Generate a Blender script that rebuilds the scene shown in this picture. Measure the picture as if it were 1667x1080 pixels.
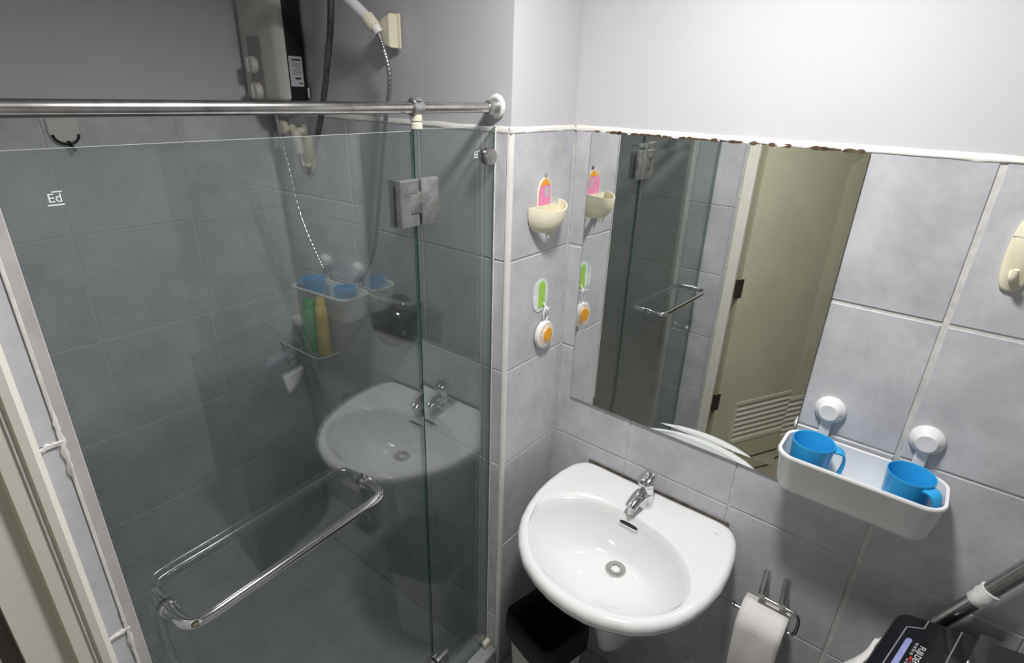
import bpy, bmesh, math, random
from mathutils import Vector, Matrix, noise
random.seed(7)
S = bpy.context.scene
for o in list(bpy.data.objects): bpy.data.objects.remove(o)
COL = S.collection

# ---------------------------------------------------------------- camera
cam = bpy.data.cameras.new('camera'); camo = bpy.data.objects.new('camera', cam); COL.objects.link(camo)
cam.sensor_fit = 'HORIZONTAL'; cam.sensor_width = 36.0
cam.lens = 904.7065 / 1667.0 * 36.0
cam.clip_start = 0.02
RM = Matrix(((0.6231586, 0.2933473, -0.7249970), (-0.7815263, 0.2689251, -0.5629352), (0.0298344, 0.9174021, 0.3968416)))
camo.matrix_world = Matrix.Translation((-1.2755, -0.8067, 1.8209)) @ RM.to_4x4()
S.camera = camo

# ---------------------------------------------------------------- world, exposure (the lamp is built with its fixture)
LAMP = (-0.60, -0.52, 2.40)
LAMP_POWER = 15.0
LAMP_SPREAD = 158.0
w = bpy.data.worlds.new('world'); S.world = w; w.use_nodes = True
w.node_tree.nodes['Background'].inputs[0].default_value = (1.0, 0.95, 0.84, 1)
w.node_tree.nodes['Background'].inputs[1].default_value = 0.16
S.view_settings.view_transform = 'Standard'; S.view_settings.look = 'None'
S.view_settings.gamma = 1.0; S.view_settings.use_curve_mapping = False
S.view_settings.exposure = 0.15

# ---------------------------------------------------------------- key dimensions (metres)
G = 0.0484            # glass plane (y)
W = -0.262            # shower side of the pier (x)
D = 0.969             # back wall of the shower (y)
L = -1.160            # left wall (x)
TOP = 1.737           # top of the tiling
CEIL = 2.45
YF = -2.0             # wall behind the camera
ROWS = [0.0, 0.24, 0.54, 0.84, 1.14, 1.44, TOP]

# ---------------------------------------------------------------- materials
def new_mat(name):
    m = bpy.data.materials.new(name); m.use_nodes = True
    nt = m.node_tree; return m, nt, nt.nodes['Principled BSDF']
def ramp(nt, fac, c0, c1, p0=0.3, p1=0.7):
    r = nt.nodes.new('ShaderNodeValToRGB'); r.color_ramp.elements[0].position = p0; r.color_ramp.elements[1].position = p1
    r.color_ramp.elements[0].color = (*c0, 1); r.color_ramp.elements[1].color = (*c1, 1)
    nt.links.new(fac, r.inputs[0]); return r.outputs[0]
def nz(nt, scale, detail=4, rough=0.6, coord='Position'):
    if coord == 'Position':
        g = nt.nodes.new('ShaderNodeNewGeometry'); src = g.outputs['Position']
    else:
        g = nt.nodes.new('ShaderNodeTexCoord'); src = g.outputs['Object']
    n = nt.nodes.new('ShaderNodeTexNoise'); n.inputs['Scale'].default_value = scale
    n.inputs['Detail'].default_value = detail; n.inputs['Roughness'].default_value = rough
    nt.links.new(src, n.inputs['Vector']); return n.outputs['Fac']
def bump(nt, b, fac, strength=0.1, dist=0.001):
    bp = nt.nodes.new('ShaderNodeBump'); bp.inputs['Strength'].default_value = strength; bp.inputs['Distance'].default_value = dist
    nt.links.new(fac, bp.inputs['Height']); nt.links.new(bp.outputs[0], b.inputs['Normal'])
def plain(name, col, rough=0.4, metal=0.0, var=0.06, scale=18, spec=0.5, bmp=0.0, coat=0.0, trans=0.0, ior=1.45):
    m, nt, b = new_mat(name)
    c0 = tuple(max(0, c * (1 - var)) for c in col); c1 = tuple(min(1, c * (1 + var)) for c in col)
    f = nz(nt, scale)
    nt.links.new(ramp(nt, f, c0, c1), b.inputs['Base Color'])
    b.inputs['Roughness'].default_value = rough; b.inputs['Metallic'].default_value = metal
    b.inputs['Specular IOR Level'].default_value = spec; b.inputs['Coat Weight'].default_value = coat
    b.inputs['Transmission Weight'].default_value = trans; b.inputs['IOR'].default_value = ior
    if bmp: bump(nt, b, nz(nt, scale * 6), bmp)
    return m
def tile_mat(name, c0, c1, rough=0.33):
    m, nt, b = new_mat(name)
    f1 = nz(nt, 7.0, 8, 0.62); f2 = nz(nt, 55, 3, 0.6)
    oi = nt.nodes.new('ShaderNodeObjectInfo')
    a = nt.nodes.new('ShaderNodeMath'); a.operation = 'MULTIPLY_ADD'; a.inputs[1].default_value = 0.22
    nt.links.new(f2, a.inputs[0]); nt.links.new(f1, a.inputs[2])
    a2 = nt.nodes.new('ShaderNodeMath'); a2.operation = 'MULTIPLY_ADD'; a2.inputs[1].default_value = 0.10
    nt.links.new(oi.outputs['Random'], a2.inputs[0]); nt.links.new(a.outputs[0], a2.inputs[2])
    nt.links.new(ramp(nt, a2.outputs[0], c0, c1, 0.45, 0.85), b.inputs['Base Color'])
    b.inputs['Roughness'].default_value = rough; b.inputs['Specular IOR Level'].default_value = 0.4
    bump(nt, b, f2, 0.06)
    return m
def glass_mat(name, tint, film):
    # thin pane: tinted see-through, Fresnel reflection, a faint patchy soap film
    m = bpy.data.materials.new(name); m.use_nodes = True; nt = m.node_tree; nt.nodes.clear()
    out = nt.nodes.new('ShaderNodeOutputMaterial')
    tr = nt.nodes.new('ShaderNodeBsdfTransparent'); tr.inputs[0].default_value = (*tint, 1)
    gl = nt.nodes.new('ShaderNodeBsdfGlossy'); gl.inputs['Roughness'].default_value = 0.012; gl.inputs[0].default_value = (1, 1, 1, 1)
    lw = nt.nodes.new('ShaderNodeLayerWeight'); lw.inputs[0].default_value = 0.5
    pw = nt.nodes.new('ShaderNodeMath'); pw.operation = 'POWER'; pw.inputs[1].default_value = 5
    nt.links.new(lw.outputs['Facing'], pw.inputs[0])
    sc = nt.nodes.new('ShaderNodeMath'); sc.operation = 'MULTIPLY_ADD'; sc.inputs[1].default_value = 0.95; sc.inputs[2].default_value = 0.135
    nt.links.new(pw.outputs[0], sc.inputs[0])
    df = nt.nodes.new('ShaderNodeBsdfTranslucent'); df.inputs[0].default_value = (0.62, 0.68, 0.655, 1)
    dd = nt.nodes.new('ShaderNodeBsdfDiffuse'); dd.inputs[0].default_value = (0.62, 0.68, 0.655, 1)
    md = nt.nodes.new('ShaderNodeMixShader'); md.inputs[0].default_value = 0.5
    nt.links.new(df.outputs[0], md.inputs[1]); nt.links.new(dd.outputs[0], md.inputs[2])
    f = nz(nt, 3.2, 7, 0.65)
    rp = ramp(nt, f, (film * 0.45,) * 3, (film * 1.7,) * 3, 0.3, 0.75)
    m1 = nt.nodes.new('ShaderNodeMixShader'); nt.links.new(rp, m1.inputs[0])
    nt.links.new(tr.outputs[0], m1.inputs[1]); nt.links.new(md.outputs[0], m1.inputs[2])
    m2 = nt.nodes.new('ShaderNodeMixShader'); nt.links.new(sc.outputs[0], m2.inputs[0])
    nt.links.new(m1.outputs[0], m2.inputs[1]); nt.links.new(gl.outputs[0], m2.inputs[2])
    nt.links.new(m2.outputs[0], out.inputs[0]); return m
def mirror_mat():
    m = bpy.data.materials.new('mirror_silver'); m.use_nodes = True; nt = m.node_tree; nt.nodes.clear()
    out = nt.nodes.new('ShaderNodeOutputMaterial'); gl = nt.nodes.new('ShaderNodeBsdfGlossy')
    f = nz(nt, 9, 4); nt.links.new(ramp(nt, f, (0.83, 0.86, 0.84), (0.88, 0.90, 0.885)), gl.inputs[0])
    gl.inputs['Roughness'].default_value = 0.0
    nt.links.new(gl.outputs[0], out.inputs[0]); return m
def emit_mat(name, col, st):
    m = bpy.data.materials.new(name); m.use_nodes = True; nt = m.node_tree; nt.nodes.clear()
    out = nt.nodes.new('ShaderNodeOutputMaterial'); e = nt.nodes.new('ShaderNodeEmission')
    e.inputs[0].default_value = (*col, 1); e.inputs[1].default_value = st
    nt.links.new(e.outputs[0], out.inputs[0]); return m

M = {}
M['tile'] = tile_mat('grey_wall_tile', (0.43, 0.432, 0.456), (0.625, 0.627, 0.655))
M['floor_tile'] = tile_mat('grey_floor_tile', (0.27, 0.275, 0.29), (0.40, 0.40, 0.415), 0.45)
M['grout'] = plain('grout', (0.62, 0.61, 0.58), 0.85, var=0.18, scale=30, bmp=0.2)
M['floor_grout'] = plain('floor_grout', (0.48, 0.45, 0.40), 0.9, var=0.25, scale=20)
M['paint'] = plain('white_wall_paint', (0.58, 0.574, 0.59), 0.75, var=0.02, scale=4, bmp=0.04)
M['caulk'] = plain('white_caulk', (0.72, 0.71, 0.69), 0.6, var=0.12, scale=60, bmp=0.3)
M['plaster'] = plain('grey_plaster_edge', (0.50, 0.49, 0.48), 0.8, var=0.08, scale=25)
M['trim'] = plain('tile_edge_trim', (0.72, 0.70, 0.66), 0.45, var=0.06)
M['frame'] = plain('cream_door_frame_paint', (0.80, 0.77, 0.69), 0.5, var=0.04, scale=8)
M['door'] = plain('beige_door_paint', (0.62, 0.60, 0.44), 0.5, var=0.05, scale=5)
M['louvre'] = plain('pale_door_louvre', (0.74, 0.71, 0.60), 0.45, var=0.04)
M['hinge_brown'] = plain('dark_bronze', (0.07, 0.06, 0.05), 0.5, metal=0.6)
M['hall'] = plain('hall_wall_paint', (0.40, 0.36, 0.29), 0.8)
M['glass'] = glass_mat('clear_shower_glass', (0.825, 0.866, 0.848), 0.046)
M['glass_edge'] = plain('green_glass_edge', (0.035, 0.16, 0.13), 0.12, var=0.35, scale=40, coat=0.5)
M['glass_top'] = plain('glass_edge_painted_light', (0.52, 0.62, 0.59), 0.35, var=0.15, scale=40)  # paler than the green edge: light caught along the top, put into the colour
M['mirror'] = mirror_mat()
M['mirror_back'] = plain('mirror_edge_dark', (0.12, 0.11, 0.09), 0.6, var=0.5, scale=60)
M['grime'] = plain('brown_rust_grime', (0.075, 0.05, 0.03), 0.8, var=0.7, scale=45)
M['chrome'] = plain('chrome', (0.78, 0.78, 0.78), 0.09, metal=1.0, var=0.08, scale=25)
M['steel'] = plain('brushed_stainless', (0.58, 0.57, 0.55), 0.26, metal=1.0, var=0.15, scale=40)
M['rail'] = plain('worn_steel_tube', (0.60, 0.58, 0.55), 0.22, metal=1.0, var=0.22, scale=35)
M['black_chrome'] = plain('black_chrome', (0.16, 0.16, 0.165), 0.14, metal=1.0, var=0.15)
M['zinc'] = plain('dull_zinc_hinge', (0.42, 0.42, 0.41), 0.36, metal=0.85, var=0.3, scale=50, bmp=0.2)
M['dark_metal'] = plain('dark_braided_metal', (0.16, 0.155, 0.15), 0.4, metal=0.8, var=0.3, scale=80)
M['porcelain'] = plain('white_porcelain', (0.83, 0.84, 0.835), 0.10, var=0.015, coat=0.6, scale=6)
M['white_plastic'] = plain('white_plastic', (0.83, 0.83, 0.82), 0.30, var=0.03)
M['cream_plastic'] = plain('cream_plastic', (0.80, 0.76, 0.58), 0.35, var=0.04)
M['aged_plastic'] = plain('yellowed_plastic', (0.66, 0.63, 0.52), 0.45, var=0.10, scale=40)
M['heater'] = plain('beige_heater_cover', (0.62, 0.60, 0.55), 0.45, var=0.05)
M['heater_panel'] = plain('grey_heater_panel', (0.34, 0.33, 0.31), 0.5)
M['black'] = plain('black_plastic', (0.012, 0.012, 0.014), 0.35, var=0.3)
M['black_gloss'] = plain('black_glossy_panel', (0.008, 0.009, 0.012), 0.16, var=0.3, coat=0.4)
M['bag'] = plain('black_bin_liner', (0.007, 0.007, 0.008), 0.42, var=0.3, bmp=0.6, scale=14, spec=0.3)
M['bin'] = plain('pale_grey_bin', (0.66, 0.65, 0.62), 0.5, var=0.05)
M['blue'] = plain('blue_plastic', (0.035, 0.40, 0.80), 0.28, var=0.05)
M['slate_blue'] = plain('slate_blue_plastic', (0.10, 0.20, 0.34), 0.4, var=0.1)
M['pink'] = plain('pink_plastic', (0.86, 0.27, 0.50), 0.4, var=0.06, scale=80)
M['orange'] = plain('orange_plastic', (0.90, 0.40, 0.03), 0.35, var=0.08, scale=90)
M['peach'] = plain('peach_plastic', (0.85, 0.60, 0.42), 0.4, var=0.08, scale=90)
M['lime'] = plain('lime_green_print', (0.38, 0.66, 0.10), 0.45, var=0.12, scale=120)
M['clear'] = plain('clear_plastic_pad', (0.72, 0.80, 0.78), 0.25, var=0.05)
M['green'] = plain('green_bottle', (0.02, 0.36, 0.09), 0.35, var=0.2, scale=30)
M['yellow'] = plain('yellow_bottle', (0.70, 0.50, 0.08), 0.35, var=0.12, scale=30)
M['charcoal'] = plain('charcoal_mesh', (0.03, 0.03, 0.032), 0.85, var=0.4, scale=70, bmp=0.6)
M['paper'] = plain('white_tissue_paper', (0.84, 0.82, 0.79), 0.9, var=0.03, scale=60, bmp=0.15, spec=0.1)
M['card'] = plain('brown_card_tube', (0.38, 0.28, 0.18), 0.9)
M['tape'] = plain('white_tape', (0.80, 0.79, 0.76), 0.6, var=0.08, scale=70, bmp=0.4)
M['label'] = plain('pale_rating_label', (0.48, 0.49, 0.51), 0.5)
M['ink'] = plain('black_ink', (0.02, 0.02, 0.025), 0.6)
M['grey_line'] = plain('grey_panel_line', (0.26, 0.28, 0.29), 0.4)
M['lilac'] = plain('lilac_print', (0.33, 0.36, 0.68), 0.4, var=0.15, scale=40)
M['white_ink'] = plain('white_print', (0.80, 0.80, 0.80), 0.5)
M['red_ink'] = plain('red_print', (0.70, 0.03, 0.04), 0.5)
M['etch'] = plain('white_etched_stamp', (0.80, 0.86, 0.84), 0.7)
M['film'] = glass_mat('clear_wrapping_film', (0.93, 0.93, 0.93), 0.05)

# ---------------------------------------------------------------- builders
def mesh_of(name, bm, mats, smooth=True, ang=35):
    me = bpy.data.meshes.new(name)
    bmesh.ops.recalc_face_normals(bm, faces=bm.faces[:])
    bm.to_mesh(me); bm.free()
    for m in (mats if isinstance(mats, (list, tuple)) else [mats]): me.materials.append(m)
    if smooth:
        for p in me.polygons: p.use_smooth = True
        me.set_sharp_from_angle(angle=math.radians(ang))
    return me
def root_loc(p):
    while p is not None and p.parent is not None: p = p.parent
    return Vector(p.location) if p is not None else Vector((0, 0, 0))
def obj(name, bm, mat, parent=None, smooth=True, ang=35, base=False):
    """bm in world coordinates; becomes one mesh object below parent"""
    if isinstance(mat, str): mat = M[mat]
    elif isinstance(mat, (list, tuple)): mat = [M[x] for x in mat]
    off = root_loc(parent)
    if parent is None and base:
        vs = [v.co for v in bm.verts]
        off = Vector(((min(v.x for v in vs) + max(v.x for v in vs)) / 2, (min(v.y for v in vs) + max(v.y for v in vs)) / 2, min(v.z for v in vs)))
    bmesh.ops.translate(bm, verts=bm.verts[:], vec=-off)
    o = bpy.data.objects.new(name, mesh_of(name, bm, mat, smooth, ang)); COL.objects.link(o)
    if parent is not None: o.parent = parent
    elif base: o.location = off
    return o
def tag(o, label, cat, group=None):
    o['label'] = label; o['category'] = cat
    if group: o['group'] = group
    return o
def thing(name, label, cat, loc, group=None):
    o = bpy.data.objects.new(name, None); COL.objects.link(o); o.location = loc; o.empty_display_size = 0.05
    return tag(o, label, cat, group)
def struct(o, label=None, cat=None):
    o['kind'] = 'structure'
    if label: o['label'] = label
    if cat: o['category'] = cat
    return o
def B(): return bmesh.new()
def box(bm, lo, hi, bev=0.0, seg=2, mi=0):
    x0, y0, z0 = [min(a, b) for a, b in zip(lo, hi)]; x1, y1, z1 = [max(a, b) for a, b in zip(lo, hi)]
    v = [bm.verts.new(p) for p in ((x0,y0,z0),(x1,y0,z0),(x1,y1,z0),(x0,y1,z0),(x0,y0,z1),(x1,y0,z1),(x1,y1,z1),(x0,y1,z1))]
    fs = [bm.faces.new([v[i] for i in q]) for q in ((0,3,2,1),(4,5,6,7),(0,1,5,4),(1,2,6,5),(2,3,7,6),(3,0,4,7))]
    for f in fs: f.material_index = mi
    if bev:
        es = {e for f in fs for e in f.edges}
        bmesh.ops.bevel(bm, geom=list(es), offset=bev, segments=seg, affect='EDGES', profile=0.5, material=-1)
    return bm
def frame_of(d):
    d = d.normalized(); a = Vector((0, 0, 1)) if abs(d.z) < 0.9 else Vector((1, 0, 0))
    u = d.cross(a).normalized(); return u, d.cross(u).normalized()
def smooth_path(pts, k=6):
    P = [Vector(p) for p in pts]; out = []
    for i in range(len(P) - 1):
        p0 = P[max(i - 1, 0)]; p1 = P[i]; p2 = P[i + 1]; p3 = P[min(i + 2, len(P) - 1)]
        for j in range(k):
            t = j / k
            out.append(0.5 * ((2 * p1) + (p2 - p0) * t + (2 * p0 - 5 * p1 + 4 * p2 - p3) * t * t + (3 * p1 - p0 - 3 * p2 + p3) * t ** 3))
    out.append(P[-1]); return out
def tube(bm, pts, r, n=14, caps=True, flat=1.0, up=None):
    P = [Vector(p) for p in pts]; rings = []
    rr = r if isinstance(r, (list, tuple)) else [r] * len(P)
    u = None
    for i, p in enumerate(P):
        d = (P[min(i + 1, len(P) - 1)] - P[max(i - 1, 0)]).normalized()
        if up is not None:
            u = d.cross(Vector(up)).normalized()
        elif u is None: u, _ = frame_of(d)
        else:
            u = (u - d * u.dot(d)); u = u.normalized() if u.length > 1e-6 else frame_of(d)[0]
        v = d.cross(u).normalized()
        rings.append([bm.verts.new(p + rr[i] * (math.cos(2 * math.pi * k / n) * u + flat * math.sin(2 * math.pi * k / n) * v)) for k in range(n)])
    for a, b in zip(rings, rings[1:]):
        for k in range(n): bm.faces.new((a[k], a[(k + 1) % n], b[(k + 1) % n], b[k]))
    if caps: bm.faces.new(rings[0][::-1]); bm.faces.new(rings[-1])
    return bm
def lathe(bm, prof, origin, axis, n=28, sx=1.0):
    o = Vector(origin); a = Vector(axis).normalized(); u, v = frame_of(a); rings = []
    for r, h in prof:
        if r < 1e-6: rings.append([bm.verts.new(o + a * h)])
        else: rings.append([bm.verts.new(o + a * h + r * (math.cos(2 * math.pi * k / n) * u * sx + math.sin(2 * math.pi * k / n) * v)) for k in range(n)])
    for A, Bq in zip(rings, rings[1:]):
        if len(A) == 1 and len(Bq) == 1: continue
        for k in range(n):
            if len(A) == 1: bm.faces.new((A[0], Bq[(k + 1) % n], Bq[k]))
            elif len(Bq) == 1: bm.faces.new((A[k], A[(k + 1) % n], Bq[0]))
            else: bm.faces.new((A[k], A[(k + 1) % n], Bq[(k + 1) % n], Bq[k]))
    if len(rings[0]) > 1: bm.faces.new(rings[0][::-1])
    if len(rings[-1]) > 1: bm.faces.new(rings[-1])
    return bm
def rrect(hx, hy, r, n=6):
    pts = []
    for cx, cy, a0 in ((hx - r, hy - r, 0), (-hx + r, hy - r, 90), (-hx + r, -hy + r, 180), (hx - r, -hy + r, 270)):
        for k in range(n + 1):
            a = math.radians(a0 + 90 * k / n); pts.append((cx + r * math.cos(a), cy + r * math.sin(a)))
    return pts
def loft(bm, rings, cap0=True, cap1=True):
    R = [[bm.verts.new(p) for p in ring] for ring in rings]; n = len(R[0])
    for a, b in zip(R, R[1:]):
        for k in range(n): bm.faces.new((a[k], a[(k + 1) % n], b[(k + 1) % n], b[k]))
    if cap0: bm.faces.new(R[0][::-1])
    if cap1: bm.faces.new(R[-1])
    return bm
def plate(bm, outline, to3, t0, t1, bev=0.0):
    """prism: outline of (a,b), to3(a,b,t) -> point"""
    rings = [[to3(a, b, t0) for a, b in outline]]
    if bev:
        ca = sum(p[0] for p in outline) / len(outline); cb = sum(p[1] for p in outline) / len(outline)
        rings.append([to3(a, b, t1 - bev * (1 if t1 > t0 else -1)) for a, b in outline])
        ex = max(abs(p[0] - ca) for p in outline); ey = max(abs(p[1] - cb) for p in outline)
        rings.append([to3(ca + (a - ca) * (1 - bev / ex), cb + (b - cb) * (1 - bev / ey), t1) for a, b in outline])
    else: rings.append([to3(a, b, t1) for a, b in outline])
    return loft(bm, rings)
def text_mesh(txt, size, shear=0.0):
    cu = bpy.data.curves.new('lettering', 'FONT'); cu.body = txt; cu.size = size; cu.shear = shear
    cu.extrude = 0.0003; cu.align_x = 'LEFT'
    o = bpy.data.objects.new('lettering', cu); COL.objects.link(o)
    bpy.context.view_layer.update()
    me = bpy.data.meshes.new_from_object(o.evaluated_get(bpy.context.evaluated_depsgraph_get()))
    bm = B(); bm.from_mesh(me); bpy.data.objects.remove(o); bpy.data.meshes.remove(me); bpy.data.curves.remove(cu)
    return bm
def arch(wd, h, n=10, k=1.0):
    """outline of a plate with round top: width wd, height h, base at 0"""
    r = wd / 2; pts = [(-r, 0), (r, 0)]
    for i in range(n + 1):
        a = math.pi * i / n; pts.append((r * math.cos(a), h - r * k + r * k * math.sin(a)))
    return pts
def rot2(p, a): return (p[0] * math.cos(a) - p[1] * math.sin(a), p[0] * math.sin(a) + p[1] * math.cos(a))

# ---------------------------------------------------------------- tiles
TC = {}
def tile_mesh(du, dv, ax, sgn, mat, th=0.008, ch=0.0012):
    key = (round(du, 4), round(dv, 4), ax, sgn, mat)
    if key in TC: return TC[key]
    bm = B()
    def P(u, v, t):
        return {'x': (t * sgn, u, v), 'y': (u, t * sgn, v), 'z': (u, v, t * sgn)}[ax]
    a, b = du / 2, dv / 2
    def ring(i, t): return [P(s * (a - i), q * (b - i), t) for s, q in ((-1, -1), (1, -1), (1, 1), (-1, 1))]
    loft(bm, [ring(0, -th), ring(0, -ch), ring(ch, 0)], cap0=False)
    TC[key] = mesh_of('tile', bm, M[mat], smooth=False); return TC[key]
def lay(parent, ax, plane, sgn, us, vs, ju=None, jv=None, mat='tile', joint=0.0045, jitter=0.0008):
    """tiles between the lines us and vs on the plane; ju/jv override the joint width on a line"""
    ju = ju or {}; jv = jv or {}
    for i in range(len(us) - 1):
        for j in range(len(vs) - 1):
            u0 = us[i] + ju.get(i, joint) / 2; u1 = us[i + 1] - ju.get(i + 1, joint) / 2
            v0 = vs[j] + jv.get(j, joint) / 2; v1 = vs[j + 1] - jv.get(j + 1, joint) / 2
            o = bpy.data.objects.new('tile', tile_mesh(u1 - u0, v1 - v0, ax, sgn, mat)); COL.objects.link(o)
            cu, cv = (u0 + u1) / 2, (v0 + v1) / 2
            pl = plane + sgn * random.uniform(-jitter, 0)
            o.location = {'x': (pl, cu, cv), 'y': (cu, pl, cv), 'z': (cu, cv, pl)}[ax]
            o.parent = parent
def slab(name, lo, hi, mat, label=None, cat=None, parent=None):
    o = obj(name, box(B(), lo, hi), mat, parent, smooth=False)
    if parent is None: struct(o, label, cat)
    return o

# ================================================================= THE SETTING
GB, PB = 0.003, 0.0065       # how far the grout bed and the paint lie behind the tile faces
# right-hand wall (mirror, basin)
wr = slab('wall_right', (PB, YF - 0.1, -0.1), (0.12, PB, CEIL), 'paint', 'white painted wall above grey tiles, behind mirror and basin', 'wall')
slab('grout_bed', (GB, YF, 0), (PB + 0.001, GB, TOP), 'grout', parent=wr)
lay(wr, 'x', 0.0, -1, [YF, -1.752, -1.452, -1.152, -0.852, -0.552, -0.252, 0.0], ROWS,
    ju={4: 0.0105}, jv={5: 0.008, 4: 0.006, 6: 0.001})
# pier: narrow face with the soap dish + right side of the shower
wp = slab('wall_pier', (W + PB, PB, -0.1), (0.12, D + 0.13, CEIL), 'paint', 'narrow wall pier with white tile edge beside the shower glass', 'wall')
slab('grout_bed', (W + GB, GB, 0), (PB, PB + 0.001, TOP), 'grout', parent=wp)
slab('grout_bed', (W + GB, GB, 0), (W + PB + 0.001, D + GB, TOP), 'grout', parent=wp)
lay(wp, 'y', 0.0, -1, [W + 0.010, 0.0], ROWS, jv={6: 0.001})
lay(wp, 'x', W, -1, [0.010, 0.295, 0.595, 0.895, D], ROWS, jv={6: 0.001})
bm = B()   # rounded plastic edge trim on the convex corner
prof = []
for k in range(7):
    a = math.pi / 2 * k / 6
    prof.append((W + 0.010 - 0.011 * math.sin(a), 0.010 - 0.011 * math.cos(a)))
prof += [(W + 0.004, 0.010), (W + 0.010, 0.004)]
loft(bm, [[(x, y, z) for x, y in prof] for z in (0.0, TOP + 0.003)])
obj('corner_trim', bm, 'trim', wp)
# back wall of the shower
wb = slab('wall_back', (L - 0.15, D + PB, -0.1), (W + PB, D + 0.13, CEIL), 'paint', 'back wall of the shower, painted above and tiled below', 'wall')
slab('grout_bed', (L - PB, D + GB, 0), (W + PB, D + PB + 0.001, TOP), 'grout', parent=wb)
lay(wb, 'y', D, -1, [L, -0.868, -0.5635, W], ROWS, jv={6: 0.001})
# left wall: shower side, doorway, wall behind the doorway
DY0, DY1, DZ = -0.088, -0.90, 2.06            # doorway
bm = B()
box(bm, (L - PB, DY0 + PB, -0.1), (L - 0.11, D + 0.13, CEIL))
box(bm, (L - PB, DY1, DZ), (L - 0.11, DY0 + PB, CEIL))
box(bm, (L - PB, YF - 0.1, -0.1), (L - 0.11, DY1, CEIL))
wl = struct(obj('wall_left', bm, 'paint', smooth=False), 'left wall with the doorway and a tiled strip beside the glass', 'wall')
slab('grout_bed', (L - PB, DY0 + GB, 0), (L - GB, D + PB, TOP), 'grout', parent=wl)
slab('grout_bed', (L - 0.045, DY0 + GB, 0), (L - GB, DY0 + PB, TOP), 'grout', parent=wl)
LROWS = [0.0, 0.20, 0.50, 0.80, 1.10, 1.40, TOP]
lay(wl, 'x', L, 1, [DY0 + 0.004, G + 0.006, 0.345, 0.645, D], LROWS, jv={6: 0.001})
lay(wl, 'y', DY0, -1, [L - 0.040, L - 0.013], [0.0, 0.24, 0.54, 0.84, 1.14, 1.44, TOP], joint=0.006)
bm = box(B(), (L - 0.0135, DY0 - 0.0005, 0), (L + 0.0005, DY0 + 0.006, TOP), 0.001, 1)
obj('corner_trim', bm, 'plaster', wl)
bm = B(); box(bm, (L - 0.0155, DY0 - 0.0012, 0), (L - 0.0118, DY0 + 0.004, TOP - 0.002), 0.0006, 1)   # caulk line between tile and edge
obj('caulk_line', bm, 'caulk', wl)
def smear(p0, p1, wmin, wmax, seed):
    # ragged, slightly proud band of caulk on the reveal (x, z)
    n = 16; a = []; b = []
    dx, dz = p1[0] - p0[0], p1[1] - p0[1]; l = math.hypot(dx, dz); nx, nz_ = -dz / l, dx / l
    for k in range(n + 1):
        t = k / n; e = min(1.0, 5 * t, 5 * (1 - t)) ** 0.7
        w0 = e * (wmin + (wmax - wmin) * abs(noise.noise(Vector((t * 5, seed, 0.3))) * 1.8)); w1 = e * (wmin + (wmax - wmin) * abs(noise.noise(Vector((t * 6, seed, 4.1))) * 1.8))
        x, z = p0[0] + dx * t, p0[1] + dz * t
        a.append((x + nx * w0, z + nz_ * w0)); b.append((x - nx * w1, z - nz_ * w1))
    m = B(); plate(m, a[:-1] + [p1] + b[1:-1][::-1] , lambda u, v, t: (u, t, v), DY0 + 0.002, DY0 - 0.0016 - 0.0004 * (seed % 3), 0.0005)
    obj('caulk_smear', m, 'caulk', wl, ang=60)
for i, z in enumerate((1.44, 1.14, 0.84)):
    smear((L - 0.040, z - 0.001), (L - 0.010, z + 0.003), 0.0015, 0.0045, i * 7 + 1)
    smear((L - 0.0140, z - 0.055), (L - 0.0135, z + 0.045), 0.0012, 0.0048, i * 7 + 3)
# wall behind the camera, ceiling, floors
slab('wall_front', (L - 0.11, YF - 0.1, -0.1), (PB, YF, CEIL), 'paint', 'white wall closing the room behind the camera', 'wall')
slab('ceiling', (-3.0, YF - 0.1, CEIL), (0.12, D + 0.13, CEIL + 0.1), 'paint', 'white ceiling', 'ceiling')
fl = slab('floor', (L - 0.11, YF, -0.10), (PB, PB, -0.004), 'floor_grout', 'grey tiled bathroom floor', 'floor')
lay(fl, 'z', 0.0, 1, [L - 0.02, -0.90, -0.60, -0.30, 0.0], [YF, -1.8, -1.5, -1.2, -0.9, -0.6, -0.3, 0.0], mat='floor_tile')
fs = slab('floor_shower', (L - PB, PB, -0.10), (W + PB, D + PB, -0.004), 'floor_grout', 'grey tiled shower floor behind the glass', 'floor')
lay(fs, 'z', 0.0, 1, [L, -0.876, -0.572, W], [0.11, 0.265, 0.565, 0.865, D], mat='floor_tile')
kb = slab('shower_kerb', (L, 0.004, -0.002), (W, 0.098, 0.088), 'floor_grout', 'low tiled kerb under the shower glass', 'kerb')
lay(kb, 'z', 0.093, 1, [L, -0.876, -0.572, W], [0.0, 0.10], mat='floor_tile')
lay(kb, 'y', 0.0, -1, [L, -0.876, -0.572, W], [0.0, 0.093], mat='floor_tile')
# caulked ledge along the top of the tiling
def ledge(name, p0, p1, nrm, parent, seed):
    p0 = Vector(p0); p1 = Vector(p1); nrm = Vector(nrm); n = int((p1 - p0).length / 0.02) + 2; rings = []
    for i in range(n):
        p = p0.lerp(p1, i / (n - 1)); e = noise.noise(Vector((i * 0.45, seed, 0))) * 0.002; g = noise.noise(Vector((i * 0.3, seed + 5, 3))) * 0.002
        q = p
        rings.append([q - nrm * 0.008 - Vector((0, 0, 0.004)), q + nrm * 0.0003 - Vector((0, 0, 0.0025 + max(e, -0.001))), q + nrm * (0.0016 + abs(e) * 0.3) + Vector((0, 0, 0.001)), q - nrm * 0.003 + Vector((0, 0, 0.008 + g)), q - nrm * 0.008 + Vector((0, 0, 0.012 + g))])
    bm = B(); loft(bm, rings); return obj(name, bm, 'trim', parent, ang=60)
ledge('caulk_ledge', (0, 0.0, TOP), (0, YF, TOP), (-1, 0, 0), wr, 1)
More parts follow.
